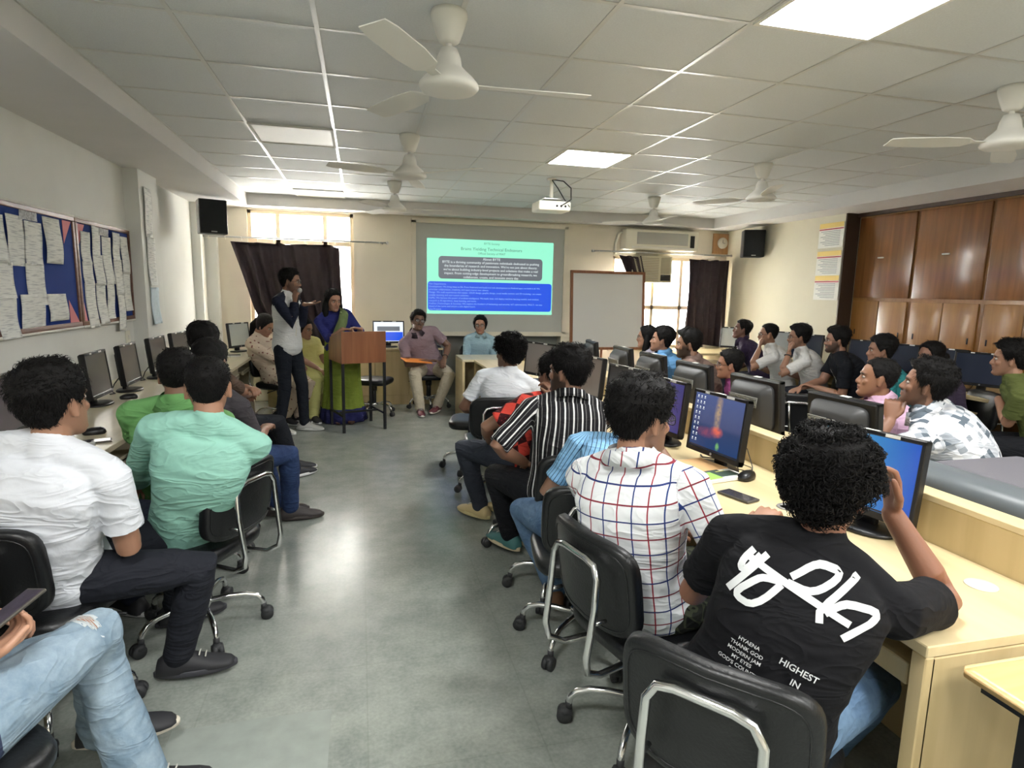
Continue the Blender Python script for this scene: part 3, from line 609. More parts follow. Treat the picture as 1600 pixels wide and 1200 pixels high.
monitor(1.60, 2.97, -98, 'monitor with a purple-blue screen behind the glasses wearer in the checked shirt', ps_, grp=G1)
monitor(1.60, 3.5, -98, 'switched-off dark grey monitor, fourth from the near end of the centre desk', mat('dark_grey_screen', lin(66, 64, 64), .25), grp=G1)
monitor(1.60, 4.1, -100, 'switched-off monitor with a painted beige grey reflection behind the bearded student', mat('beige_reflection_tint', lin(130, 120, 114), .3), grp=G1)  # off screen whose base colour stands for the reflection
monitor(1.60, 4.68, -104, 'monitor with a painted pinkish glare, second from the far end of the centre desk', mat('pinkish_glare_tint', lin(172, 152, 150), .3), grp=G1)  # glare put into the screen's base colour
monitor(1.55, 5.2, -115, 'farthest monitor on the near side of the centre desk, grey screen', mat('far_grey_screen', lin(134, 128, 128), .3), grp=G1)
G2 = 'monitors seen from behind over the centre partition'
for yy, xx, a_, lb in ((5.45, 2.17, 98, 'farthest monitor seen from behind over the partition, narrow in view'), (4.8, 2.2, 92, 'monitor seen from behind, second from the far end of the partition'), (4.25, 2.2, 88, 'monitor back with a grey vent in front of the blue shirt student'), (3.65, 2.2, 84, 'monitor back with a grey vent in front of the bearded man'),
                       (2.98, 2.2, 84, 'monitor back with a grey vent beside the youth in purple'), (2.33, 2.2, 86, 'large monitor back with a grey vent in front of the pink shirt man')):
    monitor(xx, yy, a_, lb, None, True, grp=G2, w=.40 if yy < 3 else .37)
# the big ribbed grey unit at the near end
t = thing('monitor_hood', 'large ribbed grey monitor housing at the near end of the partition', 'monitor', (2.20, 1.55, .75), math.radians(0))
gp = mat('bluish_grey_plastic', lin(92, 98, 102), .45); 
b = MB(); rr = []
for yy in (-.52, -.50, 0, .37, .40): s_ = .75 if yy in (-.52, .40) else 1; rr.append(sring((-.08, yy, .095), X_, Z_, .10 * s_, .092 * s_, 3.5, 28))
b.loft(rr); 
for k in range(5): b.tube([(-.176 + .010 * k * k * .4, -.46, .11 + .017 * k), (-.176 + .010 * k * k * .4, .33, .11 + .017 * k)], .004, 6)
b.build('ribbed_shell', gp, t); MB().bbox(-.02, .42, -.51, .30, .02, .185, .02, 3).build('top_panel', mat('grey_screen_cloth', lin(96, 94, 100), .8, bump=.5, bscale=300), t)
G3 = 'monitors on the left wall desk'
refl_tint = mat('reflection_tinted_screen', lin(104, 102, 100), .15)  # off screens given the tone of a reflection as base colour
for x, yy, a_, s_, lb in ((-1.68, 3.38, 84, mat('mauve_screen', lin(86, 78, 84), .2), 'nearest monitor on the left desk, cut by the left edge'), (-1.68, 3.95, 84, scroff, 'monitor on the left desk mostly hidden behind the white T-shirt student'), (-1.70, 4.52, 88, refl_tint, 'third monitor on the left desk with a mouse on its base'),
                      (-1.70, 5.1, 88, refl_tint, 'fourth monitor on the left desk, fully visible on an oval base'), (-1.70, 5.78, 92, refl_tint, 'fifth monitor on the left desk behind the green polo student'), (-1.68, 6.38, 96, refl_tint, 'sixth monitor on the left desk beside the black-haired heads')):
    monitor(x, yy, a_, lb, s_, grp=G3)
monitor(-1.45, 8.0, 118, 'pale monitor seen edge-on in the front left corner', mat('pale_screen', lin(200, 205, 200), .3), z=.752)
sc = monitor(.36, 8.36, 176, 'monitor on the front cabinet repeating the blue and white slide', emis('slide_copy_screen', lin(225, 232, 240), .5), z=.77, w=.42)
T_ = Matrix.Translation((0, 0, .205)) @ Matrix.Rotation(math.radians(6), 4, 'X')
for a, c_ in (((-.19, .19, -.118, -.0), blue), ((-.15, .15, .015, .075), sgrey)):
    o = MB().box(a[0], a[1], .0076, .0082, a[2], a[3]).build('slide_block', c_, sc); o.matrix_local = T_
G4 = 'dark monitors along the cupboards and right wall'
for x, yy, a_, lb in ((5.35, 4.18, -112, 'dark monitor on the right wall desk, right of the half hidden woman'), (5.4, 4.62, -105, 'dark monitor on the right wall desk behind the half-hidden woman'), (5.4, 5.05, -105, 'dark monitor on the right wall desk behind the teal shirt student'), (5.4, 5.5, -105, 'dark monitor on the right wall desk right of the black T-shirt man'),
                      (5.38, 6.45, -112, 'dark monitor against the cream wall left of the black T-shirt man')):
    monitor(x, yy, a_, lb, mat('dark_blue_screen', lin(44, 50, 66), .2), grp=G4, w=.44)
for x, yy, a_, lb in ((5.36, 6.9, -120, 'pale monitor with painted reflection behind the left one of two white T-shirt students'), (5.25, 7.75, -130, 'bright monitor with painted reflection beside the dark right curtain')):
    monitor(x, yy, a_, lb, mat('pale_reflection_tint', lin(176, 182, 184), .3), grp=G4, w=.40)  # pale base colour paints the reflection onto these screens

# ---------------------------------------------------------------- things on the desks
def mouse(x, y, ang, lb, z=.752):
    t = thing('computer_mouse', lb, 'mouse', (x, y, z), rz(ang), 'black computer mice')
    MB().loft([sring((0, .006 * (zz > .02), zz), X_, Y_, .031 * s_, .055 * s_, 2.6) for zz, s_ in ((0, .9), (.008, 1), (.02, .96), (.03, .75), (.036, .4), (.037, .1))]).build('body', black, t)
    MB().cyl((-.004, .028, .03), .007, .008, 12, axis=(1, 0, 0)).build('wheel', dgrey, t); return t
t = mouse(1.66, 2.28, 60, 'black mouse with a looped cable next to the volcano monitor')
MB().tube([(0, .055, .01), (-.02, .10, .03), (-.07, .14, .10), (-.10, .10, .13), (-.09, .03, .10), (-.05, .02, .03), (-.02, .09, .006), (-.06, .18, .004), (-.16, .22, .004)], .0022, 8).build('cable', black, t)
mouse(-1.40, 3.62, 70, 'black mouse on the left desk beside the white T-shirt student'); mouse(-1.56, 4.62, 70, 'black mouse lying on the base of the third left monitor', .770); mouse(-1.30, 5.55, 60, 'black mouse on the left desk near the green polo student')
mouse(-1.32, 4.95, 60, 'black mouse partly hidden by the green polo student')
def phone(x, y, ang, lb, z=.752, l=.152, w=.074, scrm=None):
    t = thing('smartphone', lb, 'phone', (x, y, z), rz(ang)); MB().bbox(-w / 2, w / 2, -l / 2, l / 2, 0, .009, .0038, 3).build('case', mat('phone_case', lin(72, 68, 62), .4), t)
    MB().bbox(-w / 2 + .004, w / 2 - .004, -l / 2 + .006, l / 2 - .006, .0085, .0096, .0004, 1).build('screen', scrm or scroff, t); return t
phone(1.475, 2.07, -17, 'black smartphone lying on the desk by the striped papers'); phone(1.545, .72, 48, 'black smartphone on the small wooden table', .7205)
phone(-1.33, 3.43, 70, 'silver-edged phone on the left desk by the white T-shirt student')
t = thing('wallet', 'flat silver grey case lying on the left desk edge', 'case', (-1.37, 3.33, .752), rz(75)); MB().bbox(-.035, .035, -.075, .075, 0, .014, .004, 2).build('body', silver, t); MB().bbox(.02, .036, -.05, .05, .002, .0145, .002).build('band', black, t)
# book stack under the volcano monitor
t = thing('paper_stack', 'booklet and green and blue leaflets stacked before the volcano monitor', 'papers', (1.50, 2.40, .752), rz(-12))
MB().bbox(-.11, .13, -.15, .14, 0, .018, .002, 1).build('booklet', paper, t); MB().box(-.105, .13, -.04, .142, .018, .0215).build('cover', mat('booklet_cover', lin(214, 170, 118), .6), t)
for a, c_ in (((-.12, .0, -.145, -.06), lin(150, 205, 90)), ((-.09, .06, -.075, -.04), lin(60, 78, 70)), ((.0, .11, -.13, -.07), lin(60, 92, 120)), ((.03, .08, -.10, -.06), lin(220, 214, 120)), ((-.08, .0, -.12, -.05), lin(222, 226, 222))):
    MB().box(a[0], a[1], a[2], a[3], .018, .0195 + .0006 * random.random() * 3).build('leaflet', mat('leaflet_%d' % int(c_[0] * 1000), c_, .6), t)
for x, y, lb, on in ((1.60, 1.93, 'brushed metal cable grommet ring on the centre desk', 1), (1.72, 1.26, 'cream plastic cable grommet cap on the near end of the centre desk', 0)):
    b = MB(); b.lathe([(.028 if on else .001, 0), (.028 if on else .001, .0035), (.04, .004), (.042, 0)], n=32); o = b.build('cable_grommet', silver if on else ivory); o.location = (x, y, .7502); tag(o, lb, 'grommet')
for k, (y, lb) in enumerate(((1.95, 'white socket plate on the partition behind the curly hair'), (2.74, 'white socket plate on the partition left of volcano monitor'), (3.28, 'white socket plate on the partition behind the purple monitor'), (4.0, 'white socket box on the partition between two grey monitors'))):
    t = thing('partition_socket', lb, 'socket', (1.853, y, .83), 0, 'sockets on the centre partition'); MB().bbox(-.014, 0, -.06, .06, -.04, .04, .003).build('plate', ivory, t); MB().box(-.016, -.014, -.045, -.015, -.02, .02).box(-.016, -.014, .015, .045, -.02, .02).build('socket_face', mat('socket_grey', lin(170, 168, 158), .5), t)
for x, y, w_, l_, lb in ((-1.30, 8.0, .12, .2, 'dark notebook on the corner desk beside the lady in the floral kurta'), (-1.45, 7.45, .2, .13, 'black tray on the left desk near its front end')):
    t = thing('notebook', lb, 'notebook', (x, y, .753), .2); MB().bbox(-w_ / 2, w_ / 2, -l_ / 2, l_ / 2, 0, .016, .002).build('pages', paper, t); MB().box(-w_ / 2 - .002, w_ / 2 + .002, -l_ / 2 - .002, l_ / 2 + .002, .016, .0185).build('cover', black, t)
# ---------------------------------------------------------------- people
def ik(A, T, l1, l2, pole):
    d = T - A; L = d.length
    if L > (l1 + l2) * .995: s = L / ((l1 + l2) * .995); l1 *= s; l2 *= s
    if L < abs(l1 - l2) * 1.05: L = abs(l1 - l2) * 1.05
    n = d.normalized(); a = (l1 * l1 - l2 * l2 + L * L) / (2 * L); h = math.sqrt(max(0, l1 * l1 - a * a))
    p = pole - n * pole.dot(n); p.normalize(); return A + n * a + p * h
# head profile rings: u, centre, half width, front, back
HP_ = np.array([(-.121, .058, .012, .012, .012), (-.115, .052, .028, .026, .03), (-.100, .040, .043, .043, .048), (-.08, .026, .054, .057, .064), (-.055, .012, .062, .071, .079), (-.03, .004, .067, .080, .088), (0, 0, .0715, .083, .098), (.03, -.002, .0735, .088, .103), (.06, -.006, .0725, .085, .101), (.085, -.01, .063, .072, .088), (.105, -.014, .043, .048, .062), (.114, -.016, .027, .03, .04), (.118, -.017, .012, .014, .018)])
def headpt(u, th):
    c, w, f, b = [np.interp(u, HP_[:, 0], HP_[:, i]) for i in (1, 2, 3, 4)]
    s, k = math.sin(th), math.cos(th); k = math.copysign(abs(k) ** .92, k)
    return V((w * k, c + (f if s > 0 else b) * s, u))
def head_parts(b, M, nose=1.0, jaw=1.0):
    rings = []
    us = list(np.interp(np.linspace(0, 1, 26), np.linspace(0, 1, len(HP_)), HP_[:, 0]))
    for u in us: rings.append([M @ V((p.x * (jaw if u < -.04 else 1), p.y, p.z)) for p in (headpt(u, 2 * PI * j / 32) for j in range(32))])
    b.loft(rings)
    P = lambda pts, r, fl=1.0: b.tube([M @ V(p) for p in pts], [x for x in r], 10, flat=fl)
    P([(0, .080, .010), (0, .0875, -.008), (0, .0935, -.022), (0, .0955, -.031)], [.0068, .0085, .0115, .0130])
    P([(-.012, .088, -.034), (0, .093, -.035), (.012, .088, -.034)], [.0085, .009, .0085])
    P([(-.045, .070, .022), (-.025, .083, .025), (0, .084, .020), (.025, .083, .025), (.045, .070, .022)], [.007, .0085, .006, .0085, .007])
    P([(-.022, .082, -.060), (-.008, .087, -.056), (.008, .087, -.056), (.022, .082, -.060)], [.004, .0058, .0058, .004])
    P([(-.020, .081, -.068), (0, .086, -.070), (.020, .081, -.068)], [.004, .0062, .004])
    P([(-.012, .078, -.098), (.012, .078, -.098)], [.013, .013])
    for s in (-1, 1):
        P([(s * .048, .058, -.022), (s * .042, .062, -.03)], [.014, .014])
        E_ = Matrix.Translation((s * .073, -.012, -.006)) @ Matrix.Rotation(s * -.35, 4, 'Z') @ Matrix.Rotation(.15, 4, 'X')
        b.ell((0, 0, 0), (1, 1, 1), 14, M=M.to_3x3().to_4x4() @ Matrix.Scale(1, 4) if False else Matrix.Identity(4)) if False else None
        ring = []
        n_ = 12; rr = []
        for zz, a in ((-.034, .35), (-.03, .6), (-.015, .8), (0, .95), (.014, 1.05), (.025, .95), (.031, .5)):
            rr.append([M @ (E_ @ V((s * (.007 * math.cos(2 * PI * j / n_) + .004), .0175 * a * math.sin(2 * PI * j / n_), zz))) for j in range(n_)])
        b.loft(rr)
def hand(b, Wp, d, n, right, curl=.35, spread=1.0, s=1.0, thumb=.0, fingers=None):
    d = d.normalized(); n = (n - d * n.dot(d)).normalized(); side = d.cross(n) * (1 if right else -1)      # towards the thumb
    rr = []
    for t, w, th in ((-.02, .024, .019), (.0, .026, .018), (.025, .034, .0165), (.06, .040, .0145), (.085, .040, .012), (.095, .034, .009)):
        c = Wp + d * t * s; rr.append([c + side * (w * s * math.cos(a)) + n * (th * s * math.sin(a)) for a in [2 * PI * j / 14 for j in range(14)]])
    b.loft(rr)
    for i, (off, L, r) in enumerate(((.030, .072, .0088), (.010, .080, .0092), (-.011, .074, .0088), (-.030, .060, .0078))):
        cu = curl if fingers is None else fingers[i]
        p = Wp + d * .083 * s + side * off * s; dd = (d + side * (off * 2.2 * spread)).normalized(); pts = [p - dd * .015, p]; ang = cu * .6
        nd_ = dd
        for k, fr_ in enumerate((.45, .31, .24)):
            nd_ = (dd * math.cos(ang) + n * math.sin(ang)); p = p + nd_ * (L * fr_ * s); pts.append(p); ang += cu * (1.5 if k == 0 else 1.0)
        b.tube(pts, [r * s, r * s, r * s * .97, r * s * .9, r * s * .8], 10)
    p = Wp + d * .018 * s + side * .024 * s; td = (d * .75 + side * .62 + n * (.25 + thumb)).normalized(); td2 = (d * .95 + side * .15 + n * (.35 + thumb)).normalized()
    b.tube([p, p + td * .038 * s, p + td * .038 * s + td2 * .03 * s, p + td * .038 * s + td2 * .055 * s], [.0125 * s, .0115 * s, .0102 * s, .0088 * s], 10)
def remesh(b, vox, it=4, name='tmp'):
    me = bpy.data.meshes.new(name); me.from_pydata(b.v, [], b.f); me.update()
    bm = bmesh.new(); bm.from_mesh(me); bmesh.ops.recalc_face_normals(bm, faces=bm.faces); bm.to_mesh(me); bm.free()
    o = bpy.data.objects.new('tmp', me); COL.objects.link(o); md = o.modifiers.new('r', 'REMESH'); md.mode = 'VOXEL'; md.voxel_size = vox; md.use_smooth_shade = True
    if it: q = o.modifiers.new('s', 'SMOOTH'); q.factor = .5; q.iterations = it
    dg = bpy.context.evaluated_depsgraph_get(); dg.update(); r = bpy.data.meshes.new_from_object(o.evaluated_get(dg)); bpy.data.objects.remove(o); bpy.data.meshes.remove(me)
    r.name = name; r.materials.clear(); r.polygons.foreach_set('use_smooth', [True] * len(r.polygons)); return r
def getv(me): a = np.empty(len(me.vertices) * 3, np.float32); me.vertices.foreach_get('co', a); return a.reshape(-1, 3).astype(float)
def getn(me): a = np.empty(len(me.vertices) * 3, np.float32); me.vertices.foreach_get('normal', a); return a.reshape(-1, 3).astype(float)
def setv(me, a): me.vertices.foreach_set('co', a.astype(np.float32).ravel()); me.update()
def smooth(e0, e1, x): t = np.clip((x - e0) / (e1 - e0), 0, 1); return t * t * (3 - 2 * t)
def folds(me, amp, seed=0, freq=9):
    """cloth folds: ridged noise displacement"""
    v = getv(me); n = getn(me); d = np.empty(len(v)); s = V((seed * 7.3, seed * 3.1, seed * 1.7))
    for i in range(len(v)):
        p = V(v[i]) ; q = V((p.x * freq * .55 + p.z * 2.2, p.y * freq * .55 - p.z * 1.5, p.z * freq * 1.15 + p.x * 2.5)) + s
        a = noise.noise(q); w = noise.noise(q * 2.3 + V((3, 1, 2))); d[i] = (1 - 2.6 * abs(a)) * .8 + .12 * (1 - 2 * abs(w))
    setv(me, v + n * (d * amp * .75 - amp * .25)[:, None])
def patattr(me, bones, seam=-1):
    """cloth coordinates: x around the limb, y along it"""
    v = getv(me); best = np.full(len(v), 1e9); uv = np.zeros((len(v), 3))
    for k, (A, B, right, fwd, rad, off) in enumerate(bones):
        A = np.array(A); B = np.array(B); ax = B - A; L = np.linalg.norm(ax); ax = ax / L; d = v - A; t = np.clip(d @ ax, 0, L); r = d - t[:, None] * ax; dist = np.linalg.norm(r, axis=1) - rad
        R = np.array(right); R = R - ax * (R @ ax); R /= np.linalg.norm(R); F = np.cross(ax, R)
        x = r @ R; y = (r @ F); 
        if np.dot(F, np.array(fwd)) < 0: y = -y
        ang = np.arctan2(x, -y if seam > 0 else y)
        k2 = smooth(.6, .85, t / L) if k == 0 and len(bones) == 5 and L > .4 else np.zeros(len(v)); ux = ang * rad * 1.15 * (1 - k2) + x * (1.05 if seam > 0 else 1.05) * k2 * np.where(np.abs(ang) > 1.8, 1, 1)
        m = dist < best; best[m] = dist[m]; uv[m, 0] = ux[m] + off; uv[m, 1] = (d @ ax)[m]; uv[m, 2] = k
    at = me.attributes.new('pat', 'FLOAT_VECTOR', 'POINT'); at.data.foreach_set('vector', uv.astype(np.float32).ravel())
def colattr(me, c):
    at = me.attributes.new('skin', 'FLOAT_COLOR', 'POINT'); at.data.foreach_set('color', np.concatenate([c, np.ones((len(c), 1))], 1).astype(np.float32).ravel())
skinm = bpy.data.materials.new('skin'); skinm.use_nodes = True
_b = skinm.node_tree.nodes['Principled BSDF']; _a = nd(skinm, 'ShaderNodeAttribute', attribute_name='skin'); skinm.node_tree.links.new(_a.outputs['Color'], _b.inputs['Base Color'])
_b.inputs['Roughness'].default_value = .5; _b.inputs['Subsurface Weight'].default_value = .06; _b.inputs['Subsurface Radius'].default_value = (.012, .005, .003); _b.inputs['Subsurface Scale'].default_value = .5
_n = nd(skinm, 'ShaderNodeTexNoise'); _n.inputs['Scale'].default_value = 260; _u = nd(skinm, 'ShaderNodeBump'); _u.inputs['Strength'].default_value = .12; _u.inputs['Distance'].default_value = .002; skinm.node_tree.links.new(_n.outputs['Fac'], _u.inputs['Height']); skinm.node_tree.links.new(_u.outputs[0], _b.inputs['Normal'])
hairm = mat('black_hair', lin(14, 12, 12), .62, bump=.6, bscale=350, spec=.2); eyew = mat('eye_white', lin(176, 166, 158), .3); iris = mat('iris', lin(30, 20, 16), .1)
glm = mat('spectacle_frame', lin(28, 26, 28), .3, .3); lensm = bpy.data.materials.new('spectacle_lens'); lensm.use_nodes = True
_b = lensm.node_tree.nodes['Principled BSDF']; _b.inputs['Alpha'].default_value = .12; _b.inputs['Roughness'].default_value = .05

def fabric(name, build=None, base=(200, 200, 200), rough=.85):
    """cloth material; build(m, u, v, L) returns a colour socket from the cloth coordinates"""
    m = bpy.data.materials.new(name); m.use_nodes = True; L = m.node_tree.links; b = m.node_tree.nodes['Principled BSDF']; b.inputs['Roughness'].default_value = rough; b.inputs['Base Color'].default_value = lin(*base)
    b.inputs['Sheen Weight'].default_value = .0; b.inputs['Specular IOR Level'].default_value = .25
    a = nd(m, 'ShaderNodeAttribute', attribute_name='pat'); sp = nd(m, 'ShaderNodeSeparateXYZ'); L.new(a.outputs['Vector'], sp.inputs[0])
    if build: L.new(build(m, sp.outputs['X'], sp.outputs['Y'], L, a), b.inputs['Base Color'])
    tc = nd(m, 'ShaderNodeTexCoord'); n = nd(m, 'ShaderNodeTexNoise'); n.inputs['Scale'].default_value = 26; n.inputs['Detail'].default_value = 9; L.new(tc.outputs['Object'], n.inputs[0])
    u = nd(m, 'ShaderNodeBump'); u.inputs['Strength'].default_value = .35; u.inputs['Distance'].default_value = .006; L.new(n.outputs['Fac'], u.inputs['Height'])
    mp = nd(m, 'ShaderNodeMapping'); mp.inputs['Rotation'].default_value = (.5, .6, .2); mp.inputs['Scale'].default_value = (5, 5, 14); L.new(tc.outputs['Object'], mp.inputs[0]); n3 = nd(m, 'ShaderNodeTexNoise'); n3.inputs['Scale'].default_value = 1; n3.inputs['Detail'].default_value = 2; n3.inputs['Distortion'].default_value = 1.2; L.new(mp.outputs[0], n3.inputs[0])
    rg = math_(m, L, 'ABSOLUTE', math_(m, L, 'SUBTRACT', n3.outputs['Fac'], .5)); rg = math_(m, L, 'POWER', math_(m, L, 'SUBTRACT', 1.0, math_(m, L, 'MULTIPLY', rg, 3.0)), 3.0); u3 = nd(m, 'ShaderNodeBump'); u3.inputs['Strength'].default_value = .42; u3.inputs['Distance'].default_value = .012; L.new(rg, u3.inputs['Height']); L.new(u.outputs[0], u3.inputs['Normal']); L.new(u3.outputs[0], b.inputs['Normal']); return m
def math_(m, L, op, a, b=None, c=None):
    n = nd(m, 'ShaderNodeMath', operation=op)
    for i, x in enumerate((a, b, c)):
        if x is None: continue
        if isinstance(x, (int, float)): n.inputs[i].default_value = x
        else: L.new(x, n.inputs[i])
    return n.outputs[0]
def stripe(m, L, u, period, width, phase=0.0):
    f = math_(m, L, 'FRACT', math_(m, L, 'ADD', math_(m, L, 'DIVIDE', u, period), phase + 100)); return math_(m, L, 'LESS_THAN', f, width / period)
def mix(m, L, f, a, b):
    x = nd(m, 'ShaderNodeMix', data_type='RGBA')
    for i, q in ((0, f), (6, a), (7, b)):
        if isinstance(q, (int, float, tuple)): x.inputs[i].default_value = q
        else: L.new(q, x.inputs[i])
    return x.outputs[2]
def f_check(m, u, v, L, a):
    c = mix(m, L, stripe(m, L, u, .10, .0045), lin(226, 228, 230), lin(150, 48, 62)); c = mix(m, L, stripe(m, L, u, .10, .0045, .5), c, lin(40, 62, 120))
    c = mix(m, L, stripe(m, L, v, .10, .0045), c, lin(130, 44, 58)); return mix(m, L, stripe(m, L, v, .10, .0045, .5), c, lin(40, 54, 110))
def f_bstripe(m, u, v, L, a): c = mix(m, L, stripe(m, L, u, .046, .008), lin(24, 23, 26), lin(220, 220, 218)); return mix(m, L, stripe(m, L, u, .046, .002, .5), c, lin(150, 150, 148))
def f_blue(m, u, v, L, a): return mix(m, L, stripe(m, L, u, .0185, .0032), lin(136, 184, 222), lin(36, 58, 92))
def f_red(m, u, v, L, a):
    k = nd(m, 'ShaderNodeTexChecker'); k.inputs['Scale'].default_value = 13; mp = nd(m, 'ShaderNodeMapping'); mp.inputs['Rotation'].default_value = (0, 0, .75); mp.inputs['Scale'].default_value = (1, 1, 0); mp.inputs['Location'].default_value = (0, 0, .01); L.new(a.outputs['Vector'], mp.inputs[0]); L.new(mp.outputs[0], k.inputs[0])
    n = nd(m, 'ShaderNodeTexVoronoi'); n.inputs['Scale'].default_value = 60; L.new(mp.outputs[0], n.inputs[0]); d = math_(m, L, 'LESS_THAN', n.outputs['Distance'], .32)
    dark = mix(m, L, d, lin(62, 24, 28), lin(120, 40, 42)); return mix(m, L, k.outputs['Fac'], lin(214, 74, 62), dark)
def f_print(m, u, v, L, a):
    n = nd(m, 'ShaderNodeTexVoronoi', distance='CHEBYCHEV'); n.inputs['Scale'].default_value = 34; n.inputs['Randomness'].default_value = .35; mp = nd(m, 'ShaderNodeMapping'); mp.inputs['Scale'].default_value = (1, 1, 0); L.new(a.outputs['Vector'], mp.inputs[0]); L.new(mp.outputs[0], n.inputs[0])
    s = nd(m, 'ShaderNodeSeparateColor'); L.new(n.outputs['Color'], s.inputs[0]); r = nd(m, 'ShaderNodeValToRGB'); r.color_ramp.interpolation = 'CONSTANT'; e = r.color_ramp.elements; e[0].color = lin(92, 102, 112); e[1].position = .12; e[1].color = lin(150, 156, 164)
    for p, c in ((.3, lin(214, 216, 222)), (.6, lin(186, 190, 198)), (.78, lin(232, 232, 234))): q = e.new(p); q.color = c
    L.new(s.outputs[0], r.inputs[0]); return r.outputs[0]
def f_floral(m, u, v, L, a):
    n = nd(m, 'ShaderNodeTexVoronoi'); n.inputs['Scale'].default_value = 22; L.new(a.outputs['Vector'], n.inputs[0]); d = math_(m, L, 'LESS_THAN', n.outputs['Distance'], .24); return mix(m, L, d, lin(214, 196, 176), lin(140, 96, 88))
def f_jeans(c1, c2):
    def f(m, u, v, L, a):
        tc = nd(m, 'ShaderNodeTexCoord'); n = nd(m, 'ShaderNodeTexNoise'); n.inputs['Scale'].default_value = 7; n.inputs['Detail'].default_value = 10; n.inputs['Roughness'].default_value = .7; L.new(tc.outputs['Object'], n.inputs[0]); r = nd(m, 'ShaderNodeMapRange'); r.inputs[1].default_value = .35; r.inputs[2].default_value = .65; L.new(n.outputs['Fac'], r.inputs[0]); return mix(m, L, r.outputs[0], c1, c2)
    return f
def f_camo(m, u, v, L, a):
    tc = nd(m, 'ShaderNodeTexCoord'); n = nd(m, 'ShaderNodeTexNoise'); n.inputs['Scale'].default_value = 9; n.inputs['Distortion'].default_value = 2; L.new(tc.outputs['Object'], n.inputs[0]); r = nd(m, 'ShaderNodeValToRGB'); r.color_ramp.interpolation = 'CONSTANT'; e = r.color_ramp.elements; e[0].color = lin(22, 24, 22); e[1].position = .48; e[1].color = lin(62, 66, 50); q = e.new(.58); q.color = lin(34, 36, 32); L.new(n.outputs['Fac'], r.inputs[0]); return r.outputs[0]
FAB = {}
def fab(spec):
    if isinstance(spec, str): return FAB[spec]
    k = 'cloth_%d_%d_%d' % spec
    if k not in FAB: FAB[k] = fabric(k, None, spec)
    return FAB[k]
for k_, f_ in (('checked_cloth', f_check), ('black_striped_cloth', f_bstripe), ('blue_striped_cloth', f_blue), ('red_patchwork_cloth', f_red), ('grey_print_cloth', f_print), ('floral_cloth', f_floral), ('light_denim', f_jeans(lin(112, 134, 152), lin(154, 172, 186))), ('mid_denim', f_jeans(lin(70, 96, 128), lin(104, 130, 158))), ('dark_denim', f_jeans(lin(36, 50, 84), lin(52, 72, 112))), ('camo_cloth', f_camo)): FAB[k_] = fabric(k_, f_)

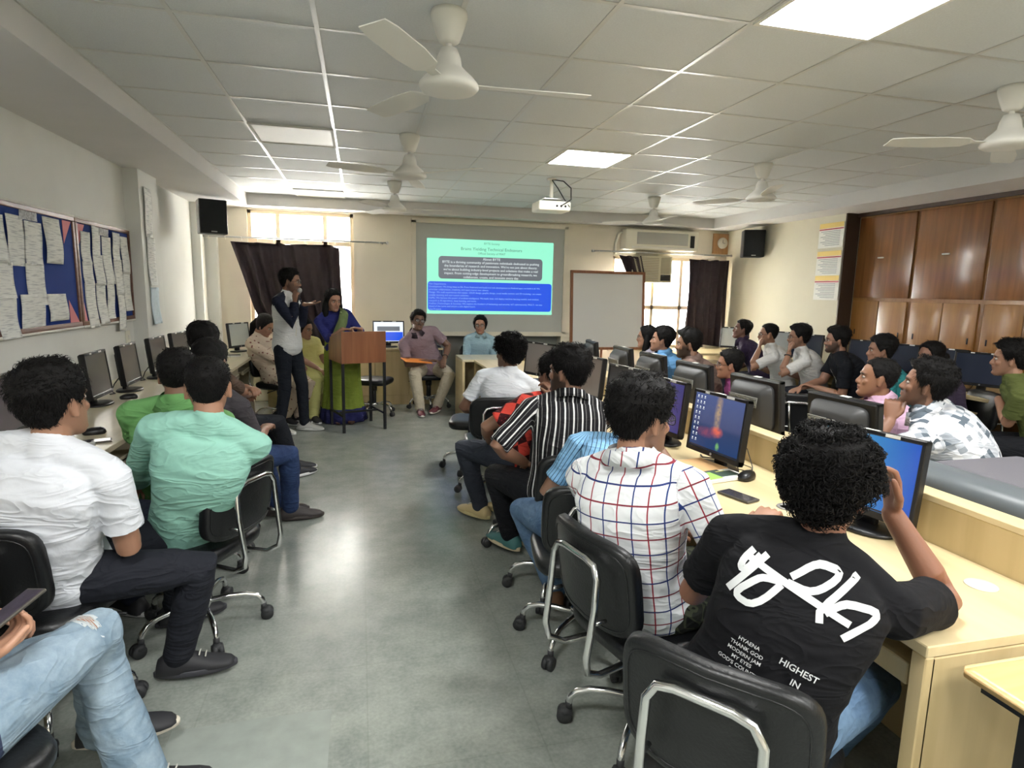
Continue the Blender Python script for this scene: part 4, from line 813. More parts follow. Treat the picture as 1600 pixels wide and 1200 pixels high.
def hair_mesh(M, style, near, seed):
    st = dict(short=(.012, .026, .004, 60), crop=(.006, .012, .002, 60), curly=(.030, .046, .012, 26), thick=(.018, .038, .007, 40), long=(.014, .022, .002, 60), side=(.012, .030, .004, 50))[style]
    b = MB(); nu, nt = 44, 72; rows = []; sd = V((seed * 5.1, seed, 2)); rr = random.Random(seed)
    az = [0, 35, 55, 72, 84, 100, 112, 140, 180]; hl = [.070, .072, .055, .012, -.012, .012, -.02, -.062, -.078]
    if style == 'long': hl = [.078, .07, .045, .0, -.04, -.05, -.06, -.08, -.09]
    if style == 'crop': hl = [.074, .076, .06, .022, -.005, .02, -.01, -.05, -.062]
    for i in range(nu + 1):
        u = -.098 + (.1178 + .098) * i / nu; row = []
        for j in range(nt):
            th = 2 * PI * j / nt; p = headpt(u, th); a = abs(((math.degrees(th) - 90 + 180) % 360) - 180); h0 = np.interp(a, az, hl)
            k = float(smooth(-.004, .018, u - h0)); top = float(smooth(.0, .11, u)); t = st[0] + (st[1] - st[0]) * top
            if style == 'side' and a < 60: t += .012 * top
            c = V((0, -.012, min(u, .04) * .9)); dr = (p - c).normalized(); ns = noise.noise(p * st[3] + sd) + .5 * noise.noise(p * st[3] * 2.4 + sd)
            row.append(M @ (p + dr * (k * (t + ns * st[2] * 1.3) - (1 - k) * .010)))
        rows.append(row)
    b.loft(rows); N = (2600 if near else 260) if style != 'crop' else (900 if near else 90)
    if style == 'curly': N = 5600
    inv = 0
    for q in range(N):
        i = min(nu - 1, int(8 + (nu - 8) * rr.random() ** .9)); j = rr.randrange(nt); p = rows[i][j]; p = (p.lerp(rows[nu - 2][(j * 7) % nt], rr.random()) + (M.to_3x3() @ Z_) * .006) if i >= nu - 4 else p; u = -.098 + (.2158) * i / nu; th = 2 * PI * j / nt; a = abs(((math.degrees(th) - 90 + 180) % 360) - 180)
        if u < np.interp(a, az, hl) + .014: continue
        nrm = (M.to_3x3() @ (headpt(u, th) - V((0, -.012, .01)))).normalized(); fw = M.to_3x3() @ V((rr.uniform(-.6, .6), rr.uniform(-.2, 1) if u > .05 else rr.uniform(-.5, .3), -.8 if u < .06 else rr.uniform(-.3, .3))); tg = (fw - nrm * fw.dot(nrm)).normalized()
        if style == 'curly':
            L_ = rr.uniform(.008, .016); e2 = nrm.cross(tg); a0 = rr.uniform(0, 6.28); pts = [p + nrm * (.002 + L_ * .8 * math.sin(k_ * 1.1)) + (tg * math.cos(a0 + k_) + e2 * math.sin(a0 + k_)) * L_ * .8 for k_ in (0, .9, 1.8, 2.7)]; w_ = .0022
        else: L_ = rr.uniform(.014, .03) * (.5 if style == 'crop' else 1); lift = rr.uniform(.001, .006) * (2 if style == 'thick' else 1); pts = [p - nrm * .001, p + tg * L_ * .5 + nrm * lift, p + tg * L_ + nrm * (lift * .6 - .001)]; w_ = .0016
        e2 = nrm.cross(tg) * w_; vs = []
        for k_, pp in enumerate(pts): f_ = 1 - k_ / (len(pts) - 1) * .85; vs += [pp + e2 * f_, pp - e2 * f_, pp + nrm * w_ * f_]
        fs = []
        for k_ in range(len(pts) - 1):
            for c_ in range(3): d_ = (c_ + 1) % 3; fs.append((k_ * 3 + c_, k_ * 3 + d_, k_ * 3 + 3 + d_, k_ * 3 + 3 + c_))
        fs.append((0, 1, 2)); fs.append((len(vs) - 1, len(vs) - 2, len(vs) - 3)); b.add(vs, fs)
    return b

def person(lb, head, hy, pel, ph, hp=0, hr=0, sh=None, lh=None, rh=None, lf=None, rf=None, lk=None, rk=None, le=None, re=None, top=(200, 200, 200), bot=(40, 42, 50), sleeve='short', hair='short', skin=(146, 106, 82), beard=0, tache=0, glasses=0, near=0,
           shoes=((40, 40, 44), (200, 200, 200)), build=1.0, hem=.0, lcurl=.5, rcurl=.5, ln=None, rn=None, ld=None, rd=None, collar=None, female=0, longhair=0, skirt=None, sl2=None, seam=1, lfd=None, rfd=None, foldamp=.006, jaw=1.0, rfing=None, lfing=None, sc=1.0, headsc=1.0, cuff=0.0):
    H_ = V(head); P_ = V(pel); Fh = hd(ph); Rh = V((Fh.y, -Fh.x, 0)); sh = ph if sh is None else sh; Fs = hd(sh); Rs = V((Fs.y, -Fs.x, 0))
    Mh = Matrix.Translation(H_) @ Matrix.Rotation(rz(hy), 4, 'Z') @ Matrix.Rotation(math.radians(hp), 4, 'X') @ Matrix.Rotation(math.radians(hr), 4, 'Y') @ Matrix.Scale(headsc, 4)
    hu = (Mh.to_3x3() @ Z_).normalized(); hf = (Mh.to_3x3() @ Y_).normalized()
    NT = H_ - hu * .085 - hf * .030                                              # neck top
    N_ = NT - (hu * .35 + V((0, 0, 1)) * .65).normalized() * .052 - Fs * .010      # neck base
    sp = (N_ - P_); L = sp.length; up = sp.normalized(); Ft = (Fs - up * Fs.dot(up)).normalized(); Rt = Ft.cross(up).normalized()
    bw_ = build; shw = (.168 if female else .185) * (.5 + .5 * bw_) * sc
    SL = N_ - Rt * shw - up * .066 * sc; SR = N_ + Rt * shw - up * .066 * sc
    ua, fa, tl, sl = .285 * sc, .245 * sc, .44 * sc, .43 * sc
    HL = P_ - Rh * .092 * sc; HR = P_ + Rh * .092 * sc
    stand = P_.z > .75
    if lf is None: lf = HL + Fh * .42 + V((0, 0, -P_.z + .085))
    if rf is None: rf = HR + Fh * .42 + V((0, 0, -P_.z + .085))
    lf = V(lf); rf = V(rf); KL = ik(HL, lf, tl, sl, V(lk) if lk is not None else Fh * .8 + Z_); KR = ik(HR, rf, tl, sl, V(rk) if rk is not None else Fh * .8 + Z_)
    if lh is None: lh = KL * .75 + HL * .25 + Z_ * .095
    if rh is None: rh = KR * .75 + HR * .25 + Z_ * .095
    lh = V(lh); rh = V(rh); EL = ik(SL, lh, ua, fa, V(le) if le is not None else -Z_ - Fs * .5 - Rs * .35); ER = ik(SR, rh, ua, fa, V(re) if re is not None else -Z_ - Fs * .5 + Rs * .35)
    vox = .0045 if near == 2 else (.0055 if near == 1 else .0075)
    # ---- body
    b = MB()
    def torso(b, infl, t0=-.12, t1=1.0, loose=0.0):
        rr = []
        prof = [(-.16, .10, .07), (-.12, .145, .10), (-.02, .165, .12), (.10, .160, .118), (.28, .145, .108), (.45, .150, .110), (.62, .165, .117), (.78, .172, .115), (.88, .155, .098), (.96, .112, .072), (1.02, .062, .055)]
        if female: prof = [(t, a * (.92 if t > .2 else 1.02) * (.9 if .2 < t < .4 else 1), d * (1.1 if .55 < t < .8 else .95)) for t, a, d in prof]
        for t, a, d in prof:
            if t < t0 or t > t1: continue
            ff = float(smooth(.0, .6, t)); R_t = (Rh * (1 - ff) + Rt * ff); R_t = (R_t - up * R_t.dot(up)).normalized(); F_t = up.cross(R_t).normalized(); bend = -Ft * (.05 * math.sin(PI * np.clip(t, 0, 1))) * (0 if stand else 1)
            c = P_ + sp * t + bend; k_ = bw_ ** (1.3 if t < .6 else .7); lo = loose * (1 - ff * .6)
            rr.append(sring(c, R_t, F_t, (a * k_ * sc) + infl + lo, (d * k_ * sc) + infl + lo, 2.5, 32))
        b.loft(rr)
    torso(b, -.014, t1=.9)
    b.tube([N_ - up * .05, N_, NT, NT + hu * .06 + hf * .01], [.062 * sc, .056 * bw_ ** .5 * sc, .054 * bw_ ** .5 * sc, .05 * sc], 18)
    head_parts(b, Mh, jaw=jaw)
    for S_ in (SL, SR): b.tube([NT + (N_ - NT) * .5, N_ + (S_ - N_) * .4 + up * .004, S_ + up * .0], [.035, .046, .046], 12)
    k_ = bw_ ** .7
    def arm(b, S_, E_, W_, inf=0, frac=3.0, cufr=None):
        pts = [S_ - (S_ - N_) * .12, S_, S_ + (E_ - S_) * .5, E_, E_ + (W_ - E_) * .3, E_ + (W_ - E_) * .7, W_]; r = [.046, .050, .044, .038, .038, .031, .0265]
        if female: r = [x * .9 for x in r]
        if frac <= 1: n = 2; pts = pts[:3] if frac < .7 else pts[:4]; r = r[:3] if frac < .7 else r[:4]; pts[-1] = S_ + (E_ - S_) * frac; r = [x + inf + (.010 if i == len(r) - 1 else 0) for i, x in enumerate(r)]
        elif frac < 2: f = frac - 1; pts = pts[:4] + [E_ + (W_ - E_) * f * .5, E_ + (W_ - E_) * f]; r = [x + inf for x in r[:4]] + [.040 + inf, (.040 - .012 * f) + inf + .004]
        else: r = [x + inf for x in r]
        b.tube(pts, [x * k_ * sc for x in r], 16, dome=(inf == 0))
    for S_, E_, W_, right, cu, nn, dd_, fg in ((SL, EL, lh, False, lcurl, ln, ld, lfing), (SR, ER, rh, True, rcurl, rn, rd, rfing)):
        arm(b, S_, E_, W_); d = (W_ - E_).normalized() if dd_ is None else V(dd_).normalized()
        n = V(nn) if nn is not None else (-Z_ if abs(d.z) < .8 else -Fs)
        hand(b, W_ + d * .012, d, n, right, cu, s=sc * (1.0 if not female else .92), fingers=fg)
    for A, K, Ft_, fd in ((HL, KL, lf, lfd), (HR, KR, rf, rfd)):
        b.tube([A, A + (K - A) * .4, K - (K - A) * .02, K + (Ft_ - K) * .3, Ft_], [.078 * k_, .062 * k_, .042 * k_, .046 * k_, .034], 14)
        d = V(fd) if fd is not None else V(((Ft_ - A) * 1).xy.to_3d()).normalized() * .4 + Fh; d.z = d.z if fd is not None else 0; d.normalize(); b.tube([Ft_ + V((0, 0, .0)), Ft_ - Z_ * .03 + d * .03, Ft_ - Z_ * .05 + d * .12, Ft_ - Z_ * .056 + d * .17], [.032, .026, .018, .012], 12)
    me = remesh(b, vox, 3 if near else 2, 'person')
    # sculpt and colour the head in head space
    Mi = np.array(Mh.inverted()); v = getv(me); hv = v @ Mi[:3, :3].T + Mi[:3, 3]; base = np.array(lin(*[int(q_ * .82 + sum(skin) / 3 * .16) for q_ in skin])[:3]); c = np.tile(base, (len(v), 1))
    x, y, z = hv[:, 0], hv[:, 1], hv[:, 2]; inh = (np.abs(x) < .09) & (z > -.135) & (z < .13) & (np.abs(y) < .13)
    fr_ = inh & (y > .045); disp = np.zeros(len(v))
    for s_ in (-1, 1): disp -= .0085 * np.exp(-(((x - s_ * .031) / .015) ** 2 + ((z - .004) / .010) ** 2))
    disp -= .003 * np.exp(-((x / .02) ** 2 + ((z + .064) / .0022) ** 2)); disp[~fr_] = 0
    v += disp[:, None] * np.array(hf)[None]; setv(me, v)
    blend = lambda m_, col, k: c.__setitem__(slice(None), c * (1 - (m_ * k)[:, None]) + np.array(lin(*col)[:3]) * (m_ * k)[:, None])
    lip = np.exp(-((x / .024) ** 4 + ((z + .063) / .010) ** 2)) * (y > .07) * inh; blend(lip, (150, 84, 78) if female else (128, 78, 66), .75)
    br = (np.exp(-(((np.abs(x) - .032) / .019) ** 4 + ((z - .0265 + .003 * (np.abs(x) / .03)) / .0055) ** 2))) * (y > .05) * inh; blend(np.clip(br * 1.4, 0, 1), (26, 20, 18), .9)
    if beard: jm = smooth(-.028, -.05, z + .0 * x) * (1 - np.exp(-((x / .028) ** 4 + ((z + .063) / .012) ** 4))) * (y > -.03) * inh * (1 - smooth(.02, .05, -z - .085 + 0 * x)) + 0; sb = (np.abs(x) > .055) * smooth(.02, -.03, z) * (y > -.012) * (y < .045) * inh; blend(np.clip(jm + sb, 0, 1), (26, 20, 19), beard)
    if tache or beard > .5: blend(np.exp(-((x / .028) ** 4 + ((z + .048) / .007) ** 2)) * (y > .07) * inh, (24, 19, 18), max(tache, beard))
    blend(inh * np.exp(-(((np.abs(x) - .031) / .02) ** 2 + ((z - .002) / .014) ** 2)) * (y > .05), (60, 36, 28), .25)
    colattr(me, c); me.materials.append(skinm); root = link('person', me); tag(root, lb, 'person')
    # ---- eyes
    for s_ in (-1, 1):
        e = MB(); e.ell((0, 0, 0), (.0125, .0105, .0085), 14); Me = Matrix.Translation((s_ * .0305, .0690, .0025)); e.v = [tuple(Mh @ (Me @ V(p))) for p in e.v]
        ir = MB(); ir.lathe([(.001, .0112), (.0035, .011), (.0062, .0096), (.0064, .008), (.001, .007)], n=16); Mr = Me @ Matrix.Rotation(-PI / 2, 4, 'X'); o = e.build('eye', eyew, root); ir.v = [tuple(Mh @ (Mr @ V(p))) for p in ir.v]; ir.build('iris', iris, o)
    hair_mesh(Mh, hair, near > 0, len(lb) + hash_(lb)).build('hair', hairm, root)
    if longhair:
        T_ = [Mh @ V((0, -.09, .02)), Mh @ V((0, -.125, -.05)), N_ - Ft * .115 - up * .0, N_ - Ft * .155 - up * .16]
        if longhair == 1: b2 = MB().tube(T_[:3] + [N_ - Ft * .15 - up * .12, N_ - Ft * .15 - up * .3], [.05, .045, .038, .034, .012], 14, flat=.8)
        elif longhair == 2:
            b2 = MB()
            for s_ in (-1, 1): b2.tube([Mh @ V((s_ * .055, -.02, .05)), Mh @ V((s_ * .085, -.02, -.04)), Mh @ V((s_ * .09, -.01, -.12)), Mh @ V((s_ * .085, .01, -.19))], [.03, .035, .038, .022], 12, flat=.8)
            b2.tube([Mh @ V((0, -.06, .05)), Mh @ V((0, -.10, -.06)), Mh @ V((0, -.09, -.16))], [.05, .07, .06], 14)
        else: b2 = MB().ell(Mh @ V((0, -.125, .0)), (.045, .045, .04), 14).tube([Mh @ V((0, -.09, 0)), Mh @ V((0, -.11, -.04))], .035, 10)
        b2.build('hair_tied_back' if longhair != 2 else 'long_hair', hairm, root)
    if glasses:
        g_ = MB()
        for s_ in (-1, 1):
            ring = [Mh @ V((s_ * .033 + .024 * math.copysign(abs(math.cos(a)) ** .7, math.cos(a)), .0965 - abs(s_ * .033 + .024 * math.cos(a)) * .12, .001 + .0175 * math.copysign(abs(math.sin(a)) ** .7, math.sin(a)))) for a in [2 * PI * i / 22 for i in range(23)]]
            g_.tube(ring, .0017 if glasses == 1 else .0012, 6); g_.tube([Mh @ V((s_ * .057, .088, .006)), Mh @ V((s_ * .072, .06, .006)), Mh @ V((s_ * .079, .0, .004)), Mh @ V((s_ * .078, -.02, -.012))], .0017, 6)
        g_.tube([Mh @ V((-.009, .094, .004)), Mh @ V((0, .096, .007)), Mh @ V((.009, .094, .004))], .0015, 6); go = g_.build('spectacles', glm, root)
        for s_ in (-1, 1):
            pl = [Mh @ V((s_ * .033 + .023 * math.cos(a), .0955 - abs(s_ * .033 + .023 * math.cos(a)) * .12, .001 + .017 * math.sin(a))) for a in [2 * PI * i / 18 for i in range(18)]]; MB().loft([pl, [p + hf * .0012 for p in pl]]).build('lens', lensm, go)
    # ---- top
    b = MB(); torso(b, .010, -.16 if hem >= 0 else 0.0, .99, .010 if not stand else .012)
    if hem > 0:
        pass
    for S_ in (SL, SR): b.tube([N_ + (NT - N_) * .12, N_ + (S_ - N_) * .4 + up * .008, S_ + up * .0], [.050 * k_, .055 * k_, .055 * k_], 16)
    b.tube([N_ - up * .07, N_ + (NT - N_) * .3], [.088 * sc, .066 * sc], 20)
    slf = dict(short=.72, long=1.97, half=1.3, elbow=.95, none=.2)[sleeve]
    bl = MB() if sl2 else b
    for S_, E_, W_ in ((SL, EL, lh), (SR, ER, rh)):
        if sl2: arm(b, S_, E_, W_, .012, .12); arm(bl, S_, E_, W_, .0125, slf)
        else: arm(b, S_, E_, W_, .012 if near < 2 else .014, slf)
    if collar: b.tube([N_ - up * .02, N_ + (NT - N_) * .38], [.066 * sc, .062 * sc], 20)
    tm = remesh(b, vox * 1.15, {0: 6, 1: 11, 2: 16}[near], 'shirt'); folds(tm, foldamp, hash_(lb) % 17)
    bones = [(P_ - up * .1, N_, Rt, Ft, .165, 0), (SL, EL, Rt, Ft, .055, .02), (EL, lh, Rt, Ft, .05, .02), (SR, ER, Rt, Ft, .055, -.02), (ER, rh, Rt, Ft, .05, -.02)]
    bones = [(tuple(a), tuple(b_), tuple(r), tuple(f), q, o_) for a, b_, r, f, q, o_ in bones]
    patattr(tm, bones, seam); tm.materials.append(fab(top)); shirt = link('shirt', tm, root)
    if sl2:
        for S_, E_, W_ in ((SL, EL, lh), (SR, ER, rh)):
            q = MB(); q.tube([N_ + (S_ - N_) * .25 + up * .03, N_ + (S_ - N_) * .7 + up * .016, S_], [.03, .052, .066], 16); arm(q, S_, E_, W_, .0135, slf); q = remesh(q, vox * 1.15, 4, 'sleeve'); folds(q, foldamp, 5); patattr(q, bones, seam); q.materials.append(fab(sl2)); link('sleeve', q, root)
    if collar:
        c_ = MB(); nb = 28; r0, r1 = [], []
        for j in range(nb + 1):
            a = PI * .5 + .25 + (2 * PI - .5) * j / nb; dv = Rt * math.cos(a) + Ft * math.sin(a)
            fr = abs(2 * j / nb - 1); base_c = N_ + up * (.022 - .02 * fr) ; r0.append(base_c + dv * .071 * sc + up * .036); r1.append(base_c + dv * (.096 + .016 * fr) * sc - up * (.004 + .022 * fr))
        # opening of the collar faces the chest
        c_.loft([r0, r1, [p + (p - N_).normalized() * .003 for p in r1], [p + (p - N_).normalized() * .003 for p in r0]], close=False, cap=False); cm = c_.build('collar', fab(top if collar is True else collar), shirt)
        patattr(cm.data, bones, seam)
    # ---- trousers / skirt
    if skirt is None:
        b = MB(); rr = []
        for t, a, d in ((-.17, .09, .07), (-.13, .14, .10), (-.03, .17, .125), (.10, .165, .12)):
            rr.append(sring(P_ + sp * t, Rh, up.cross(Rh).normalized(), a * bw_ * sc + .004, d * bw_ * sc + .004, 2.5, 28))
        b.loft(rr)
        for A, K, Fo in ((HL, KL, lf), (HR, KR, rf)):
            b.tube([A, A + (K - A) * .35, A + (K - A) * .8, K, K + (Fo - K) * .25, K + (Fo - K) * .65, K + (Fo - K) * (1.0 + cuff)], [.098 * k_, .090 * k_, .072 * k_, .068 * k_, .066 * k_, .058 * k_ + cuff * .1, .054 * k_ + cuff * .2], 18)
        pm = remesh(b, vox * 1.25, 4, 'trousers'); folds(pm, foldamp * .9, 3 + hash_(lb) % 7, 8); patattr(pm, [(tuple(HL), tuple(KL), tuple(Rh), tuple(Fh), .08, 0), (tuple(KL), tuple(lf), tuple(Rh), tuple(Fh), .06, 0), (tuple(HR), tuple(KR), tuple(Rh), tuple(Fh), .08, 0), (tuple(KR), tuple(rf), tuple(Rh), tuple(Fh), .06, 0)]); pm.materials.append(fab(bot)); link('trousers', pm, root)
    else: skirt(root, P_, HL, HR, KL, KR, lf, rf, Fh, Rh)
    # ---- shoes
    for Fo, A, fd in ((lf, HL, lfd), (rf, HR, rfd)):
        d = V(fd) if fd is not None else V((Fo - A).xy.to_3d()).normalized() * .4 + Fh; d.normalize(); upn = (Z_ - d * d.z).normalized(); sd = d.cross(upn); c0 = Fo - upn * .08
        s1 = MB(); rr = []
        for t, w, h in ((-.078, .020, .045), (-.072, .034, .070), (-.04, .041, .096), (0, .043, .100), (.035, .043, .092), (.08, .045, .072), (.12, .048, .056), (.16, .046, .046), (.19, .037, .036), (.205, .02, .024)):
            rr.append([c0 + d * t + sd * (w * math.cos(a)) + upn * (.018 + (h - .018) * max(0, math.sin(a)) ** .8 - (.002 if math.sin(a) < 0 else 0)) for a in [2 * PI * j / 20 for j in range(20)]])
        s1.loft(rr); so = s1.build('shoe', mat('shoe_%d_%d_%d' % shoes[0], lin(*shoes[0]), .6), root)
        s2 = MB(); s2.loft([[c0 + upn * zz + d * (.063 + .15 * k2 * math.cos(a)) + sd * ((.047 + .006 * math.cos(a)) * k2 * math.sin(a)) for a in [2 * PI * j / 28 for j in range(28)]] for zz, k2 in ((0, .95), (.004, 1.02), (.02, 1.02), (.024, .97))]); s2.build('sole', mat('sole_%d_%d_%d' % shoes[1], lin(*shoes[1]), .6), so)
        if near or stand:
            s3 = MB()
            for k3 in range(4): cc = c0 + d * (.035 + .022 * k3) + upn * (.095 - .0095 * k3); s3.tube([cc - sd * .02, cc + upn * .004, cc + sd * .02], .003, 6)
            s3.build('laces', mat('laces', lin(190, 188, 180), .7), so)
    root['_j'] = [list(p) for p in (N_, SL, SR, EL, ER, lh, rh, P_, KL, KR)] if False else 0
    del root['_j']
    return root, dict(N=N_, SL=SL, SR=SR, P=P_, up=up, Ft=Ft, Rt=Rt, Mh=Mh, shirt=shirt, EL=EL, ER=ER, KL=KL, KR=KR, lh=lh, rh=rh)
def hash_(s): return sum(ord(c) * (i % 13 + 1) for i, c in enumerate(s)) % 997
# ---------------------------------------------------------------- the audience: near right row
A = {}
def P(key, *a, **k): A[key] = person(*a, **k)[1]
DP, DJ, BK = (38, 40, 50), 'dark_denim', (24, 25, 30)
P('P12', 'curly haired student in a black printed T-shirt, nearest on the right', (1.125, 1.22, 1.085), 58, (.93, 1.20, .53), 50, hp=2, sh=44, top=(13, 13, 17), bot='mid_denim', hair='curly', skin=(150, 98, 72), beard=.5, glasses=1, near=2,
  rh=(1.375, 1.26, .99), re=(.75, -.35, -1), rn=(-.9, .25, .2), rd=(-.1, .05, .95), rcurl=.62, lh=(1.12, 1.62, .77), le=(-.5, .2, -1), rk=(.8, -.2, 1), rf=(1.38, 1.45, .09), lf=(1.15, 1.60, .09), rfing=(.5, .62, .85, 1.0), build=1.06, foldamp=.007, shoes=((230, 230, 228), (230, 230, 228)))
P('P13', 'bespectacled student in a white shirt with red and blue checks, seen from behind', (.90, 1.80, 1.15), 76, (.94, 1.80, .53), 72, hp=-2, sh=46, top='checked_cloth', bot='camo_cloth', sleeve='long', hair='thick', skin=(172, 120, 90), beard=.45, glasses=1, near=2, collar=True,
  rh=(1.27, 1.66, .80), re=(.2, -.6, -1), rn=(0, 0, -1), lh=(1.12, 2.05, .66), le=(-.8, .1, -.7), rf=(1.36, 1.72, .09), lf=(1.28, 1.98, .09), foldamp=.007, build=1.02)
P('P14', 'student in a light blue pinstriped shirt, head hidden behind the checked shirt', (1.17, 2.52, 1.0), 20, (.97, 2.36, .53), 15, hp=10, sh=20, top='blue_striped_cloth', bot='mid_denim', sleeve='short', hair='short', near=1, lk=(-.5, .6, 1), lf=(.93, 2.72, .09), rf=(1.15, 2.8, .09),
  rh=(1.45, 2.68, .78), re=(.6, -.3, -.8), lh=(1.02, 2.62, .78), le=(-.8, -.2, -.5), shoes=((120, 84, 60), (150, 130, 110)), build=1.05, collar=True)
P('P15', 'bearded student in a black shirt with white vertical stripes, head turned left', (1.04, 2.98, 1.145), -40, (1.0, 2.87, .53), -32, hp=2, sh=12, top='black_striped_cloth', bot=BK, sleeve='elbow', hair='thick', skin=(150, 104, 78), beard=.85, near=1, collar=True, foldamp=.005,
  lk=(-.6, .4, 1), lf=(.84, 3.32, .13), rf=(1.02, 3.36, .09), lh=(.83, 3.02, .66), le=(-.9, -.4, -.5), shoes=((70, 120, 120), (205, 190, 160)), build=1.08)
P('P16', 'student in a red and maroon patchwork shirt, leaning behind the striped shirt student', (1.12, 3.46, 1.06), -25, (1.0, 3.52, .53), -38, sh=-15, top='red_patchwork_cloth', bot=(52, 56, 66), hair='short', near=1, skin=(140, 96, 72), lk=(-.7, .4, 1), lf=(.76, 3.84, .13), rf=(.98, 3.95, .09), rh=(1.12, 3.33, .93), re=(.8, 0, -1), lh=(.78, 3.62, .62), le=(-1, -.2, -.3), shoes=((196, 176, 130), (205, 190, 140)), build=1.0, foldamp=.008)
P('P17', 'student in a plain white T-shirt, farthest of the near right row', (1.05, 4.33, 1.10), -28, (1.0, 4.40, .53), 5, hp=4, sh=16, top=(222, 226, 232), bot=DP, hair='curly', skin=(128, 88, 66), near=1, rh=(1.42, 4.62, .78), re=(.8, -.4, -.6), lh=(.84, 4.62, .62), le=(-.8, -.4, -.7), headsc=.97, lf=(.9, 4.85, .09), rf=(1.15, 4.85, .09))
# the left row
P('P1', 'student in white T-shirt and black trousers at the near left', (-.98, 2.26, 1.165), 22, (-1.06, 2.40, .53), 78, hp=6, sh=14, top=(218, 221, 228), bot=(34, 36, 44), hair='short', skin=(168, 118, 90), near=2, headsc=1.06, build=1.05, foldamp=.008,
  rk=(1, 0, .5), rf=(-.73, 2.47, .10), rfd=(1, .1, 0), lf=(-.85, 2.9, .09), rh=(-.88, 2.50, .66), re=(.3, -.5, -1), lh=(-1.02, 2.72, .66), shoes=((38, 38, 42), (60, 60, 66)))
P('P2', 'student in a mint green long sleeved top in the left row', (-.59, 2.58, 1.155), -8, (-.73, 2.82, .53), -52, sh=-4, top=(150, 202, 186), bot=(34, 38, 52), sleeve='long', hair='crop', skin=(176, 124, 94), near=2, foldamp=.007, lh=(-1.0, 3.02, .66), le=(-.8, -.1, -.9), rh=(-.78, 3.12, .66), re=(1, 0, -.8), lf=(-1.07, 3.03, .09), rf=(-.88, 3.22, .09))
P('P3', 'student in a green polo shirt in the left row', (-.82, 3.05, 1.145), 0, (-.92, 3.28, .53), 10, sh=-6, top=(112, 166, 102), bot=(32, 36, 48), hair='crop', skin=(140, 96, 72), near=1, collar=True, foldamp=.006, lh=(-1.08, 3.48, .64), le=(-.8, -.3, -1), lf=(-1.0, 3.72, .09), rf=(-.78, 3.74, .09))
P('P5', 'blue jeans student in the left row, head beyond the mint top student', (-.83, 3.72, 1.125), 10, (-.90, 3.82, .53), 42, sh=20, top=(70, 66, 70), bot='dark_denim', hair='short', near=0, skin=(150, 104, 78), lk=(.5, .6, 1), rk=(1, .2, 1), lf=(-.58, 4.25, .09), rf=(-.48, 4.14, .09), rfd=(1, .15, 0), lfd=(1, .3, 0), rh=(-.6, 4.0, .66), lh=(-.7, 4.05, .66), shoes=((52, 46, 46), (60, 54, 52)))
P('P4', 'student with glossy black hair and folded arms, farthest forward in the left row', (-1.04, 4.5, 1.165), 5, (-1.04, 4.78, .53), 52, sh=30, top=(92, 74, 62), bot=(30, 32, 38), hair='thick', near=0, skin=(156, 106, 80), lf=(-.6, 5.32, .09), rf=(-.55, 5.1, .09), lfd=(1, .2, 0), rh=(-.86, 5.0, .72), lh=(-.84, 4.84, .80), ld=(.5, -.6, 0), le=(0, .4, -1), re=(.6, -.2, -1), shoes=((44, 44, 48), (220, 220, 220)))
P('P0', 'person in ripped light blue jeans at the bottom left corner, holding a phone', (-1.08, 1.38, 1.2), 40, (-1.0, 1.52, .52), 36, hp=-20, top=(60, 70, 96), bot='light_denim', hair='short', near=2, skin=(190, 136, 106), rk=(.6, .6, 1.2), rf=(-.83, 2.04, .16), rfd=(1, .25, -.05), lf=(-.68, 1.86, .085), lk=(.5, .9, .6), lfd=(1, .1, 0), cuff=.10, rh=(-.90, 1.56, .66), rd=(.5, .75, .25), rn=(-.3, -.2, 1), lh=(-1.0, 1.80, .68), le=(.3, -.1, -1), foldamp=.009, build=1.05, shoes=((40, 40, 44), (214, 206, 190)), rcurl=.6)
